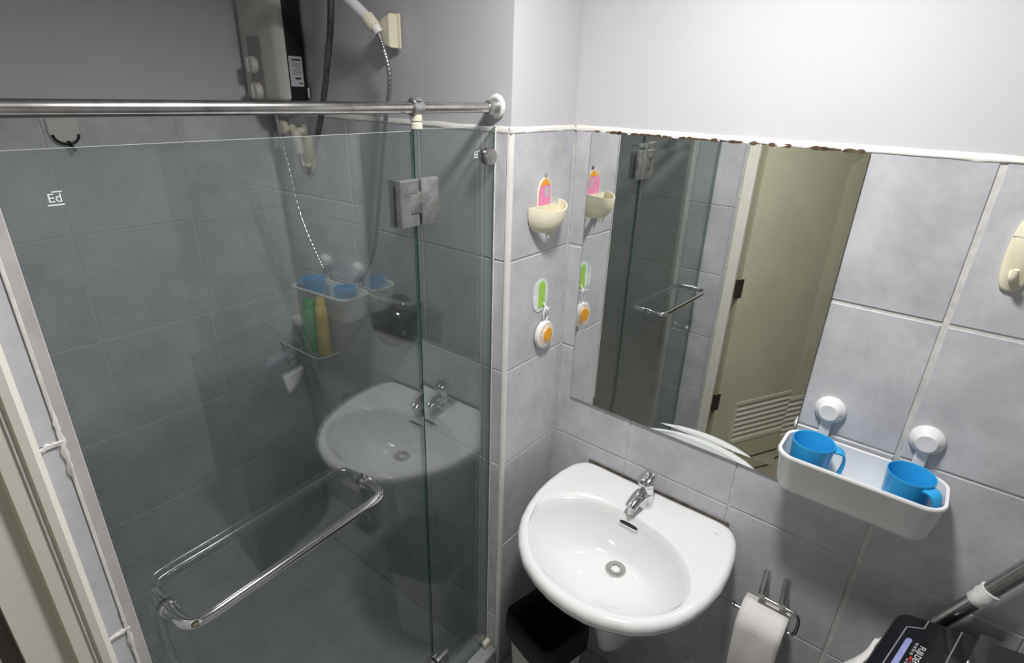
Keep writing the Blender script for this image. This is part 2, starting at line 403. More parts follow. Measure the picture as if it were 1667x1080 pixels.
ledge('caulk_ledge', (W, 0, TOP), (0, 0, TOP), (0, -1, 0), wp, 2)
ledge('caulk_ledge', (W, 0, TOP), (W, D, TOP), (-1, 0, 0), wp, 3)
ledge('caulk_ledge', (L, D, TOP), (W, D, TOP), (0, -1, 0), wb, 4)

# door frame (jamb profile swept up, across and down) and the open door
bm = B()
JX = [(L - 0.038, 0.0), (L - 0.038, 0.036), (L - 0.044, 0.042), (L - 0.052, 0.042), (L - 0.056, 0.038), (L - 0.072, 0.038), (L - 0.075, 0.030), (L - 0.112, 0.030), (L - 0.112, 0.0)]
r0 = [(x, DY0 - t, 0.0) for x, t in JX]; r1 = [(x, DY0 - t, DZ - t) for x, t in JX]
r2 = [(x, DY1 + t, DZ - t) for x, t in JX]; r3 = [(x, DY1 + t, 0.0) for x, t in JX]
loft(bm, [r0, r1, r2, r3])
fr = struct(obj('trim_1', bm, 'frame'), 'cream painted door frame around the doorway at the left', 'door frame')
bm = B()
for x, a, b in ((L - 0.0555, 0.0385, 0.0395), ):
    box(bm, (x, DY0 - b, 0.0), (x - 0.002, DY0 - a + 0.002, DZ - 0.05))
obj('bead', bm, 'caulk', fr)
HX, HY = L - 0.116, DY0 - 0.040
AL = math.radians(62)
dd = Vector((-math.sin(AL), -math.cos(AL), 0)); dn = Vector((math.cos(AL), -math.sin(AL), 0))   # along the leaf, out of the face seen in the mirror
dr = bpy.data.objects.new('door_1', None); COL.objects.link(dr); dr.location = (HX, HY, 0.0)
struct(dr, 'open beige door with a louvred vent, seen in the mirror', 'door')
def DP(s, t, z): return Vector((HX, HY, z)) + dd * s + dn * t
def dbox(bm, s0, s1, t0, t1, z0, z1, bev=0.0):
    b2 = box(B(), (s0, t0, z0), (s1, t1, z1), bev)
    for v in b2.verts: v.co = DP(*v.co)
    me = bpy.data.meshes.new('tmp'); b2.to_mesh(me); b2.free(); bm.from_mesh(me); bpy.data.meshes.remove(me); return bm
LS0, LS1, LZ0, LZ1 = 0.165, 0.60, 0.145, 0.375
bm = B()
dbox(bm, 0.019, LS0, -0.036, 0, 0.012, DZ - 0.045); dbox(bm, LS1, 0.765, -0.036, 0, 0.012, DZ - 0.045)
dbox(bm, LS0, LS1, -0.036, 0, 0.012, LZ0); dbox(bm, LS0, LS1, -0.036, 0, LZ1, DZ - 0.045)
obj('leaf', bm, 'door', dr, smooth=False)
bm = B()
dbox(bm, LS0 - 0.012, LS1 + 0.012, -0.002, 0.004, LZ1 - 0.006, LZ1 + 0.012); dbox(bm, LS0 - 0.012, LS1 + 0.012, -0.002, 0.004, LZ0 - 0.012, LZ0 + 0.006)
dbox(bm, LS0 - 0.012, LS0 + 0.004, -0.002, 0.004, LZ0, LZ1); dbox(bm, LS1 - 0.004, LS1 + 0.012, -0.002, 0.004, LZ0, LZ1)
obj('louvre_frame', bm, 'louvre', dr, smooth=False)
nsl = 7
for i in range(nsl):
    z = LZ0 + 0.006 + (LZ1 - LZ0 - 0.012) * (i + 0.5) / nsl; h = 0.019
    bm = B(); R0 = []
    for s in (LS0 + 0.001, LS1 - 0.001):
        R0.append([DP(s, 0.001, z - h * 0.8), DP(s, 0.004, z - h * 0.8), DP(s, -0.016, z + h * 0.85), DP(s, -0.020, z + h * 0.85)])
    loft(bm, R0); obj('slat', bm, 'louvre', dr, smooth=False)
for z in (0.42, 1.02, 1.70):
    bm = B(); tube(bm, [(HX + 0.004, HY + 0.003, z - 0.045), (HX + 0.004, HY + 0.003, z + 0.045)], 0.007, 10)
    dbox(bm, 0.004, 0.034, -0.001, 0.0012, z - 0.045, z + 0.045)
    obj('hinge', bm, 'hinge_brown', dr)
slab('floor_hall', (-3.0, YF - 0.1, -0.1), (L - 0.11, D + 0.1, -0.006), 'hall', 'brown floor of the hall outside the doorway', 'floor')
slab('wall_hall', (-3.1, YF - 0.1, -0.1), (-3.0, D + 0.1, CEIL), 'hall', 'brown hall wall outside the doorway', 'wall')

# ================================================================= LAMP
lp = thing('ceiling_lamp', 'round white ceiling lamp above the middle of the bathroom', 'lamp', (LAMP[0], LAMP[1], CEIL))
bm = B(); lathe(bm, [(0.0, 0.0), (0.12, 0.0), (0.12, -0.022), (0.105, -0.030), (0.0, -0.030)], (LAMP[0], LAMP[1], CEIL), (0, 0, 1), 32)
obj('base', bm, 'white_plastic', lp)
M['lamp_glow'] = emit_mat('lamp_glow', (1.0, 0.985, 0.97), 1.5)
bm = B(); lathe(bm, [(0.0, -0.0305), (0.088, -0.0305), (0.088, -0.042), (0.07, -0.05), (0.0, -0.052)], (LAMP[0], LAMP[1], CEIL), (0, 0, 1), 32)
obj('diffuser', bm, 'lamp_glow', lp)
ld = bpy.data.lights.new('lamp_light', 'AREA'); ld.shape = 'DISK'; ld.size = 0.17; ld.energy = LAMP_POWER; ld.spread = math.radians(LAMP_SPREAD); ld.color = (1.0, 0.985, 0.975)
lo = bpy.data.objects.new('lamp_light', ld); COL.objects.link(lo); lo.parent = lp; lo.location = (0, 0, -0.056)

# ================================================================= MIRROR
my0, my1, mz0, mz1 = -0.052, -0.656, 0.981, 1.7355
bv = 0.027; th = 0.0065
bm = B()
def mring(i, t): return [(-t, my0 - i, mz0 + i), (-t, my1 + i, mz0 + i), (-t, my1 + i, mz1 - i), (-t, my0 - i, mz1 - i)]
loft(bm, [mring(0, 0.0008), mring(0, 0.0062), mring(bv, 0.0056)], cap0=True)
bm.faces.ensure_lookup_table()
bmesh.ops.recalc_face_normals(bm, faces=bm.faces[:])
for f in bm.faces: f.material_index = 1 if (abs(f.normal.x) < 0.5 or f.calc_center_median().x > -0.001) else 0
mi = thing('wall_mirror', 'frameless rectangular mirror with a slanted glass border above the basin', 'mirror', (0, -0.354, mz0))
obj('mirror_glass', bm, ['mirror', 'mirror_back'], mi, smooth=False)
bm = B()   # flaking grime along the top edge
for i in range(46):
    y = my0 - 0.01 - (my0 - my1 - 0.02) * (i + random.random()) / 46
    s = random.uniform(0.006, 0.016); h = random.uniform(0.001, 0.0045)
    pts = [(y + s * math.cos(a) * random.uniform(0.7, 1.1), mz1 + 0.0005 + h * math.sin(a)) for a in [2 * math.pi * k / 8 for k in range(8)]]
    plate(bm, pts, lambda a, b, t: (t, a, b), -0.0005, -0.0064 - 0.0006 * random.random())
obj('edge_grime', bm, 'grime', mi)['kind'] = 'stuff'
for i in range(9):
    bm = B(); y = my0 - 0.02 - (my0 - my1 - 0.04) * (i + random.random() * 0.8) / 9
    sz = random.uniform(0.006, 0.018); h = random.uniform(0.001, 0.003)
    pts = [(y + sz * math.cos(a) * random.uniform(0.7, 1.1), mz1 + 0.001 + h * math.sin(a)) for a in [2 * math.pi * k / 8 for k in range(8)]]
    plate(bm, pts, lambda a, b, t: (t, a, b), -0.0005, -0.0068)
    obj('caulk_remnant', bm, 'caulk', mi)

# ================================================================= WASH BASIN
CYS = -0.351; RZ = 0.785; TILT = 0.074
half = [(0.0, 0.0), (0.0, 0.12), (0.0, 0.200), (-0.006, 0.222), (-0.022, 0.240), (-0.045, 0.252), (-0.09, 0.264), (-0.15, 0.270), (-0.20, 0.269), (-0.26, 0.259), (-0.31, 0.243), (-0.35, 0.222), (-0.39, 0.189), (-0.422, 0.150), (-0.447, 0.095), (-0.458, 0.05), (-0.462, 0.0)]
def outline_radius(cx):
    poly = [(x - cx, y) for x, y in half]
    def f(a):   # a measured from +x (towards the wall)
        c, s = math.cos(a), abs(math.sin(a))
        best = None
        for (x0, y0), (x1, y1) in zip(poly, poly[1:]):
            dx, dy = x1 - x0, y1 - y0; den = c * dy - s * dx
            if abs(den) < 1e-12: continue
            t = (x0 * dy - y0 * dx) / den; uu = (x0 * s - y0 * c) / den
            if t > 0 and -1e-6 <= uu <= 1 + 1e-6: best = t if best is None else max(best, t)
        return best
    return f
CX = -0.23; rad = outline_radius(CX); N = 120
angs = [2 * math.pi * k / N for k in range(N)]
def O(k, s=1.0, dx=0.0): return (CX + dx + rad(angs[k]) * s * math.cos(angs[k]), CYS + rad(angs[k]) * s * math.sin(angs[k]))
def inset(k, d):    # move inwards by d, flattened against the wall side
    x, y = O(k); vx, vy = x - CX, y - CYS; l = math.hypot(vx, vy); return (x - vx / l * d, y - vy / l * d)
def E(k, cx, cy, a, b): return (cx + a * math.cos(angs[k]), cy + b * math.sin(angs[k]))
def clampx(p): return (min(p[0], -0.0006), p[1])
rings = []
def under(s, z, dx): rings.append([(*clampx(O(k, s, dx)), z) for k in range(N)])
under(0.20, RZ - 0.215, 0.09); under(0.42, RZ - 0.195, 0.075); under(0.62, RZ - 0.15, 0.055); under(0.80, RZ - 0.10, 0.03); under(0.925, RZ - 0.062, 0.012); under(0.978, RZ - 0.042, 0.003)
for d, dz in ((0.0025, -0.030), (0.0, -0.018), (0.002, -0.008), (0.008, -0.002), (0.017, 0.0), (0.026, -0.0015)):
    rings.append([(*clampx(inset(k, d)), RZ + dz) for k in range(N)])
BX, BY, BA, BBr = -0.275, CYS + 0.012, 0.152, 0.226
def mixr(t, dz, cs):
    ring = []
    for k in range(N):
        p = inset(k, 0.026); e = E(k, BX, BY, BA, BBr); ring.append((p[0] + (e[0] - p[0]) * t, p[1] + (e[1] - p[1]) * t, RZ + dz))
    rings.append(ring)
mixr(0.25, -0.003, 0); mixr(0.6, -0.004, 0); mixr(0.9, -0.005, 0); mixr(1.0, -0.008, 0)
DX, DYy, DZd = -0.196, CYS, RZ - 0.133
for i in range(1, 15):
    t = i / 14.0
    cx = BX + (DX - BX) * (t ** 0.9); cy = BY + (DYy - BY) * t
    a = BA * (1 - t) + 0.021 * t; b = BBr * (1 - t) + 0.021 * t
    dep = 0.125 * (1 - (1 - t) ** 2.9)
    rings.append([(*E(k, cx, cy, a, b), RZ - 0.008 - dep) for k in range(N)])
bm = B(); loft(bm, rings, cap0=True, cap1=True)
for v in bm.verts: v.co.z += TILT * v.co.x
ba = thing('wash_basin', 'white porcelain wall-hung wash basin below the mirror', 'wash basin', (-0.2, CYS, 0.3))
bw = obj('bowl', bm, 'porcelain', ba, ang=80)
bm = B(); dz = RZ - 0.133 + TILT * DX
lathe(bm, [(0.0, -0.012), (0.012, -0.012), (0.012, 0.0005), (0.014, 0.0025), (0.0265, 0.0025), (0.028, 0.0), (0.028, -0.004), (0.02, -0.012), (0.0, -0.0121)], (DX, DYy, dz + 0.002), (0, 0, 1), 30)
dn_ = obj('drain', bm, 'steel', ba); dn_['label'] = 'round steel drain fitting'
bm = B(); lathe(bm, [(0.0, -0.0095), (0.0118, -0.0095), (0.0118, -0.0085), (0.0, -0.0085)], (DX, DYy, dz + 0.002), (0, 0, 1), 20)
obj('drain_hole', bm, 'ink', dn_)
bm = B()
for a in (0.4, 0.4 + 2.094, 0.4 + 4.189):
    tube(bm, [(DX, DYy, dz - 0.002), (DX + 0.0125 * math.cos(a), DYy + 0.0125 * math.sin(a), dz - 0.002)], 0.0018, 8)
lathe(bm, [(0.0, -0.004), (0.0045, -0.004), (0.0045, 0.0), (0.0, 0.001)], (DX, DYy, dz - 0.001), (0, 0, 1), 14)
obj('drain_cross', bm, 'chrome', dn_)
# overflow slot on the back slope of the bowl
bm = B(); so = []
for k in range(24):
    a = 2 * math.pi * k / 24; so.append((0.027 * math.copysign(abs(math.cos(a)) ** 0.5, math.cos(a)), 0.0055 * math.sin(a)))
SX, SZ = -0.1280, RZ - 0.043
plate(bm, so, lambda a, b, t: (SX + b * 0.25 - t * 0.97 - 2.2 * a * a, CYS + 0.008 + a, SZ + b * 0.97 + t * 0.25), -0.006, 0.0022)
obj('overflow_slot', bm, 'ink', ba)
bm = B(); so2 = [(a * 1.08, b * 1.5 - 0.0012) for a, b in so]
plate(bm, so2, lambda a, b, t: (SX + b * 0.25 - t * 0.97 - 2.2 * a * a, CYS + 0.008 + a, SZ + b * 0.97 + t * 0.25), -0.006, 0.0014)
obj('overflow_rim', bm, 'porcelain', ba)
# cover under the basin
rings = []
for z, hw, dp in ((0.297, 0.030, 0.165), (0.306, 0.048, 0.190), (0.335, 0.064, 0.208), (0.40, 0.076, 0.222), (0.50, 0.086, 0.237), (0.58, 0.094, 0.245), (0.620, 0.097, 0.242)):
    ring = []
    for k in range(25):
        a = math.pi * k / 24; ring.append((-0.002 - dp * (math.sin(a) ** 0.8 if k not in (0, 24) else 0), CYS + 0.005 + hw * math.cos(a), z))
    rings.append(ring)
bm = B(); loft(bm, rings); obj('siphon_cover', bm, 'porcelain', ba, ang=50)
bm = B()
pts = [(-0.003, CYS + 0.215 - 0.43 * i / 30, RZ + 0.0008 + 0.0006 * noise.noise(Vector((i * 0.9, 2, 1)))) for i in range(31)]
tube(bm, pts, [0.0022 + 0.0016 * abs(noise.noise(Vector((i * 0.7, 7, 1)))) for i in range(31)], 8)
gs = obj('back_seal', bm, 'grime', ba); gs['label'] = 'dark mouldy sealant line along the wall'
bm = B()
for k in range(3):
    y = -0.545 - 0.0075 * k; box(bm, (-0.046, y, RZ - 0.0068), (-0.052, y - 0.005, RZ - 0.0060))
obj('maker_mark', bm, 'label', ba, smooth=False)

# faucet
FX, FY = -0.062, -0.350
fa = thing('basin_faucet', 'small chrome single-lever faucet on the back ledge of the basin', 'faucet', (FX, FY, RZ - 0.004))
bm = B(); lathe(bm, [(0.0, -0.0125), (0.0265, -0.0125), (0.0265, 0.0), (0.023, 0.008), (0.0205, 0.03), (0.0215, 0.048), (0.0225, 0.056), (0.018, 0.06), (0.0, 0.06)], (FX, FY, RZ), (0, 0, 1), 28)
obj('body', bm, 'chrome', fa, ang=50)
sp = smooth_path([(FX + 0.004, FY, RZ + 0.026), (FX - 0.022, FY + 0.003, RZ + 0.032), (FX - 0.048, FY + 0.007, RZ + 0.026), (FX - 0.070, FY + 0.010, RZ + 0.014)], 5)
bm = B(); tube(bm, sp, [0.0225 - 0.006 * i / (len(sp) - 1) for i in range(len(sp))], 16, flat=0.70, up=(0, 0, 1))
so_ = obj('spout', bm, 'chrome', fa, ang=50)
bm = B(); lathe(bm, [(0.0, 0.010), (0.0085, 0.010), (0.0085, -0.012), (0.0, -0.012)], (FX - 0.063, FY + 0.0095, RZ + 0.006), (0.1, 0, 1), 18)
obj('aerator', bm, 'steel', so_)
bm = B(); lathe(bm, [(0.0, 0.056), (0.0215, 0.056), (0.0225, 0.064), (0.020, 0.074), (0.012, 0.080), (0.0, 0.0815)], (FX, FY, RZ), (0, 0, 1), 26)
lv = smooth_path([(FX - 0.022, FY + 0.003, RZ + 0.064), (FX - 0.010, FY + 0.002, RZ + 0.072), (FX + 0.006, FY, RZ + 0.081), (FX + 0.026, FY - 0.002, RZ + 0.086)], 5)
tube(bm, lv, [0.010, 0.015, 0.018, 0.0195, 0.0205, 0.021, 0.021, 0.021, 0.0208, 0.0205, 0.020, 0.0195, 0.0185, 0.017, 0.0145, 0.010], 18, flat=0.38, up=(0, 0, 1))
obj('lever', bm, 'chrome', fa, ang=50)

# ================================================================= CADDY AND MUGS
cd = thing('suction_caddy', 'white plastic caddy held to the tiles by two suction knobs', 'caddy', (-0.07, -0.797, 1.035))
ccx, ccy = -0.072, -0.797
def crect(hx, hy, r, z, dx=0.0): return [(ccx + dx + a, ccy + b, z) for a, b in rrect(hx, hy, r, 7)]
bm = B()
loft(bm, [crect(0.047, 0.131, 0.028, 1.034, 0.004), crect(0.053, 0.137, 0.032, 1.037, 0.004), crect(0.0565, 0.141, 0.034, 1.046, 0.003), crect(0.063, 0.1485, 0.036, 1.118),
          crect(0.0665, 0.152, 0.038, 1.122), crect(0.067, 0.1525, 0.038, 1.127), crect(0.0655, 0.151, 0.037, 1.130), crect(0.060, 0.1455, 0.034, 1.129),
          crect(0.0545, 0.139, 0.032, 1.046, 0.003), crect(0.045, 0.129, 0.028, 1.0385, 0.004)])
obj('tray', bm, 'white_plastic', cd, ang=50)
for y in (-0.712, -0.889):
    bm = B(); lathe(bm, [(0.0, 0.0005), (0.031, 0.0005), (0.0315, 0.004), (0.029, 0.010), (0.0205, 0.0185), (0.0195, 0.022), (0.0175, 0.0235), (0.0, 0.0225)], (0, y, 1.199), (-1, 0, 0), 34)
    kn = obj('suction_knob', bm, 'white_plastic', cd, ang=40)
    bm = B(); box(bm, (-0.009, y - 0.011, 1.115), (-0.004, y + 0.011, 1.185), 0.002)
    obj('arm', bm, 'white_plastic', kn)
def mug(label, cx, cy, ang, z0):
    t = thing('mug', label, 'mug', (cx, cy, z0), 'blue mugs in the white caddy')
    def c(r, h): return [(cx + r * math.cos(2 * math.pi * k / 36), cy + r * math.sin(2 * math.pi * k / 36), z0 + h) for k in range(36)]
    bm = B(); loft(bm, [c(0.030, 0.0), c(0.0345, 0.002), c(0.0355, 0.006), c(0.0415, 0.108), c(0.0425, 0.111), c(0.0420, 0.113), c(0.0405, 0.1125), c(0.0395, 0.108), c(0.0335, 0.008), c(0.026, 0.004)])
    obj('cup', bm, 'blue', t, ang=50)
    e = Vector((math.cos(ang), math.sin(ang), 0)); o = Vector((cx, cy, z0))
    pts = smooth_path([o + e * 0.040 + Vector((0, 0, 0.104)), o + e * 0.050 + Vector((0, 0, 0.104)), o + e * 0.059 + Vector((0, 0, 0.097)), o + e * 0.063 + Vector((0, 0, 0.078)), o + e * 0.061 + Vector((0, 0, 0.055)), o + e * 0.055 + Vector((0, 0, 0.036))], 5)
    n = len(pts)
    bm = B(); tube(bm, pts, [0.016 - 0.006 * min(1, i / (n * 0.45)) for i in range(n)], 12, flat=0.22, up=e.cross(Vector((0, 0, 1))).cross(Vector((0, 0, 1))) if False else None)
    bm.free(); bm = B()
    side = Vector((-e.y, e.x, 0)); rings = []
    for i, p in enumerate(pts):
        d = (pts[min(i + 1, n - 1)] - pts[max(i - 1, 0)]).normalized(); nn = side.cross(d).normalized()
        hw = 0.017 - 0.0075 * min(1, i / (n * 0.5)); hh = 0.0028
        rings.append([p + side * a * hw + nn * b * hh for a, b in ((-1, -0.6), (-0.7, -1), (0.7, -1), (1, -0.6), (1, 0.6), (0.7, 1), (-0.7, 1), (-1, 0.6))])
    loft(bm, rings); obj('handle', bm, 'blue', t, ang=50)
    return t
mug('blue plastic mug at the mirror end of the caddy, handle turned sideways', -0.078, -0.706, math.radians(-78), 1.0402)
mug('blue plastic mug at the far end of the caddy, handle facing the front', -0.072, -0.882, math.radians(-128), 1.0402)

# ================================================================= WALL HOOK (right edge)
hk = thing('adhesive_hook', 'cream oval adhesive wall hook on the tiles right of the mirror', 'hook', (0, -0.918, 1.522))
def oval(hw, h, n=28, p=0.62):
    return [(hw * math.copysign(abs(math.cos(2 * math.pi * k / n)) ** p, math.cos(2 * math.pi * k / n)), h / 2 * math.copysign(abs(math.sin(2 * math.pi * k / n)) ** 0.85, math.sin(2 * math.pi * k / n))) for k in range(n)]
bm = B(); plate(bm, oval(0.0225, 0.132), lambda a, b, t: (t, -0.9185 + a, 1.590 + b), -0.0003, -0.0085, 0.0035)
pl = obj('plate', bm, 'cream_plastic', hk, ang=50)
bm = B(); box(bm, (-0.0079, -0.940, 1.6195), (-0.0088, -0.897, 1.6203)); obj('seam', bm, 'heater_panel', pl)
hp = smooth_path([(-0.006, -0.9165, 1.558), (-0.020, -0.9165, 1.551), (-0.031, -0.9165, 1.555), (-0.035, -0.9165, 1.570)], 5)
bm = B(); tube(bm, hp, [0.0075 - 0.003 * i / (len(hp) - 1) for i in range(len(hp))], 12); obj('hook', bm, 'cream_plastic', hk)

# ================================================================= SOAP DISH AND HANGING HOOK (pier)
sd = thing('soap_dish', 'cream soap dish with a pink arched backplate on the narrow tiled pier', 'soap dish', (-0.128, 0, 1.49))
sx0 = -0.128
bm = B(); n = 26; rows = 9; R0 = []; R1 = []
def dishp(t, s, sh):
    # t around the half bowl 0..pi, s 0 rim..1 bottom
    c, sn = math.cos(t), math.sin(t); r = math.sqrt(max(0.0, 1 - s ** 2.2))
    rim = 1.562 + 0.006 * abs(c) ** 3 - 0.006 * sn ** 2 + 0.004 * c
    zz = rim + (1.497 - rim) * s
    k = (1 - sh)
    return (sx0 + 0.064 * c * (0.30 + 0.70 * r) * k - 0.006 * s, -0.002 - 0.058 * sn * (0.34 + 0.66 * r) * k - 0.002 * (1 - sn), zz + (0.005 * sh / 0.06 * s))
grid = [[dishp(math.pi * i / n, j / rows, 0) for i in range(n + 1)] for j in range(rows + 1)]
grin = [[dishp(math.pi * i / n, j / rows, 0.06) for i in range(n + 1)] for j in range(rows + 1)]
A = [[bm.verts.new(p) for p in r] for r in grid]; C2 = [[bm.verts.new(p) for p in r] for r in grin]
for j in range(rows):
    for i in range(n):
        bm.faces.new((A[j][i], A[j][i + 1], A[j + 1][i + 1], A[j + 1][i])); bm.faces.new((C2[j][i + 1], C2[j][i], C2[j + 1][i], C2[j + 1][i + 1]))
for i in range(n):
    bm.faces.new((A[0][i + 1], A[0][i], C2[0][i], C2[0][i + 1])); bm.faces.new((A[rows][i], A[rows][i + 1], C2[rows][i + 1], C2[rows][i]))
for j in range(rows):
    for q in (0, n): bm.faces.new((A[j][q], A[j + 1][q], C2[j + 1][q], C2[j][q]))
box(bm, (sx0 - 0.056, -0.0015, 1.515), (sx0 + 0.056, -0.0045, 1.562))
obj('bowl', bm, 'cream_plastic', sd, ang=60)
bm = B()
for dx in (-0.010, 0.010): tube(bm, [(sx0 - 0.004 + dx, -0.032, 1.502), (sx0 - 0.004 + dx, -0.030, 1.487)], 0.003, 8)
obj('drip_peg', bm, 'cream_plastic', sd)
def SP(cx, cz): return lambda a, b, t: (cx + a, -t, cz + b)
bm = B(); plate(bm, arch(0.058, 0.082, k=1.45), SP(sx0 + 0.002, 1.548), 0.0004, 0.0030, 0.0006); bp_ = obj('backplate', bm, 'cream_plastic', sd)
bm = B(); plate(bm, arch(0.050, 0.076, k=1.45), SP(sx0 + 0.002, 1.550), 0.003, 0.0036); pk = obj('pink_print', bm, 'pink', bp_)
bm = B(); plate(bm, [(x, z) for x, z in arch(0.050, 0.076, k=1.45) if z > 0.055], SP(sx0 + 0.002, 1.550), 0.0036, 0.0040); obj('orange_print', bm, 'orange', bp_)
bm = B(); plate(bm, [(0.010 * math.cos(a), 0.014 * math.sin(a)) for a in [2 * math.pi * k / 18 for k in range(18)]], SP(sx0 + 0.010, 1.594), 0.0036, 0.0041); obj('pale_print', bm, 'label', bp_)
bm = B(); tube(bm, [(sx0 + 0.003, -0.002, 1.628), (sx0 + 0.004, -0.003, 1.640)], 0.0026, 8); obj('hanging_tab', bm, 'heater_panel', bp_)

hh = thing('sticker_hook', 'small clear sticker hook with a green print on the pier below the soap dish', 'hook', (-0.118, 0, 1.262))
bm = B(); plate(bm, oval(0.034, 0.092, 26, 0.8), SP(-0.118, 1.320), 0.0003, 0.0016); pd = obj('pad', bm, 'clear', hh)
bm = B(); plate(bm, arch(0.030, 0.074), SP(-0.114, 1.286), 0.0016, 0.0024); obj('green_print', bm, 'lime', pd)
bm = B(); plate(bm, oval(0.011, 0.040, 18, 0.8), SP(-0.139, 1.305), 0.0016, 0.0023); obj('white_print', bm, 'white_plastic', pd)
bm = B(); tube(bm, smooth_path([(-0.106, -0.003, 1.296), (-0.104, -0.012, 1.284), (-0.106, -0.020, 1.278), (-0.107, -0.022, 1.288)], 4), 0.0028, 8); obj('hook', bm, 'white_plastic', hh)
tr_ = thing('hanging_soap_ring', 'orange citrus slice in a white ring hanging from the sticker hook', 'bath toy', (-0.106, -0.012, 1.165))
bm = B(); tube(bm, smooth_path([(-0.106 + 0.010 * math.cos(a), -0.013, 1.266 + 0.020 * math.sin(a)) for a in [-1.2 + 4.9 * k / 10 for k in range(11)]], 3), 0.0024, 8)
obj('hanger', bm, 'white_plastic', tr_)
ocx, ocz = -0.106, 1.206
bm = B(); lathe(bm, [(0.0, 0.002), (0.036, 0.002), (0.040, 0.006), (0.040, 0.014), (0.036, 0.018), (0.0, 0.018)], (ocx, 0, ocz), (0, -1, 0), 34, sx=0.92); rg = obj('ring', bm, 'white_plastic', tr_)
bm = B(); lathe(bm, [(0.0, 0.017), (0.031, 0.017), (0.031, 0.0195), (0.0, 0.0195)], (ocx, 0, ocz), (0, -1, 0), 30, sx=0.92); obj('rind', bm, 'peach', tr_)
bm = B(); lathe(bm, [(0.0, 0.019), (0.026, 0.019), (0.025, 0.021), (0.0, 0.021)], (ocx + 0.003, 0, ocz + 0.001), (0, -1, 0), 30, sx=0.9); obj('pith', bm, 'white_plastic', tr_)
bm = B(); lathe(bm, [(0.0, 0.020), (0.0215, 0.020), (0.020, 0.0235), (0.0, 0.0245)], (ocx + 0.003, 0, ocz + 0.001), (0, -1, 0), 30, sx=0.9); obj('slice', bm, 'orange', tr_)

# ================================================================= SHOWER GLASS
GT = 0.008
def pane(bm, x0, x1, z0, z1):
    box(bm, (x0, G - GT / 2, z0), (x1, G + GT / 2, z1))
    bm.normal_update()
    for f in bm.faces: f.material_index = 0 if abs(f.normal.y) > 0.5 else (2 if f.normal.z > 0.5 else 1)
    return bm
def stamp(parent, cx, cz, s, slant=0.0):
    t0 = text_mesh('Ed', s)
    xs = [v.co.x for v in t0.verts]; wd = max(xs)
    for v in t0.verts: v.co = Vector((cx - wd / 2 + v.co.x, G - GT / 2 - 0.0003 + v.co.z * 0.3, cz + v.co.y - s * 0.35))
    me = bpy.data.meshes.new('t'); t0.to_mesh(me); t0.free(); bm = B(); bm.from_mesh(me)
    box(bm, (cx - wd * 0.6, G - GT / 2, cz - s * 0.62), (cx + wd * 0.6, G - GT / 2 - 0.0004, cz - s * 0.52))
    box(bm, (cx - wd * 0.1, G - GT / 2, cz + s * 0.42), (cx + wd * 0.65, G - GT / 2 - 0.0004, cz + s * 0.50))
    o = obj('etched_stamp', bm, 'etch', parent, smooth=False); o['label'] = 'small white etched stamp'; return o
XS = -0.5085
fp = thing('fixed_glass_panel', 'narrow fixed shower glass panel next to the tiled pier', 'glass panel', (-0.385, G, 0.0935))
obj('pane', pane(B(), W - 0.001, XS + 0.0015, 0.0945, 1.748), ['glass', 'glass_edge', 'glass_top'], fp, smooth=False)
stamp(fp, -0.329, 1.692, 0.012)
bm = B(); lathe(bm, [(0.0, 0.0), (0.019, 0.0), (0.0195, 0.003), (0.0175, 0.008), (0.0, 0.009)], (W - 0.022, G - GT / 2, 1.684), (0, -1, 0), 30)
lathe(bm, [(0.0, 0.0), (0.019, 0.0), (0.0195, 0.003), (0.0175, 0.008), (0.0, 0.009)], (W - 0.022, G + GT / 2, 1.684), (0, 1, 0), 30)
wc = obj('wall_clip', bm, 'steel', fp); wc['label'] = 'round steel wall clip'
bm = B(); box(bm, (W - 0.0005, G - 0.022, 0.094), (W - 0.030, G - 0.004, 0.118), 0.005, 3); obj('floor_clip', bm, 'aged_plastic', fp)
bm = B(); box(bm, (W - 0.0003, G - 0.007, 0.095), (W - 0.005, G - 0.0041, 1.745), 0.001, 1); obj('silicone_bead', bm, 'grout', fp)

gd = thing('glass_shower_door', 'large hinged glass shower door with a chrome towel bar', 'shower door', (XS, G, 0.10))
obj('pane', pane(B(), L + 0.006, XS - 0.0015, 0.102, 1.745), ['glass', 'glass_edge', 'glass_top'], gd, smooth=False)
stamp(gd, -1.0935, 1.691, 0.0145)
for zc in (1.611, 0.215):
    hz0, hz1 = zc - 0.046, zc + 0.046
    for sgn in (-1, 1):
        y0 = G + sgn * (GT / 2); y1 = y0 + sgn * 0.014
        bm = B(); bx0, bx1 = XS - 0.053, XS - 0.0035     # plate on the door with a square notch
        nt_ = 0.022
        ol = [(bx0, hz0), (bx1, hz0), (bx1, zc - nt_), (bx1 - 0.026, zc - nt_), (bx1 - 0.026, zc + nt_), (bx1, zc + nt_), (bx1, hz1), (bx0, hz1)]
        plate(bm, ol, lambda a, b, t: (a, t, b), y0, y1, 0.0022)
        hp_ = obj('hinge_plate', bm, 'zinc', gd, ang=30)
        bm = B(); box(bm, (XS + 0.0035, y0, hz0), (XS + 0.052, y1, hz1), 0.0025)
        obj('hinge_plate', bm, 'zinc', fp, ang=30)
        bm = B(); box(bm, (bx1 - 0.025, y0 + sgn * 0.001, zc - nt_ + 0.001), (XS + 0.004, y1 - sgn * 0.002, zc + nt_ - 0.001), 0.002)
        obj('hinge_knuckle', bm, 'zinc', hp_, ang=30)
HZ = 1.036; hx0, hx1 = -1.1025, -0.6985; yo = G - GT / 2
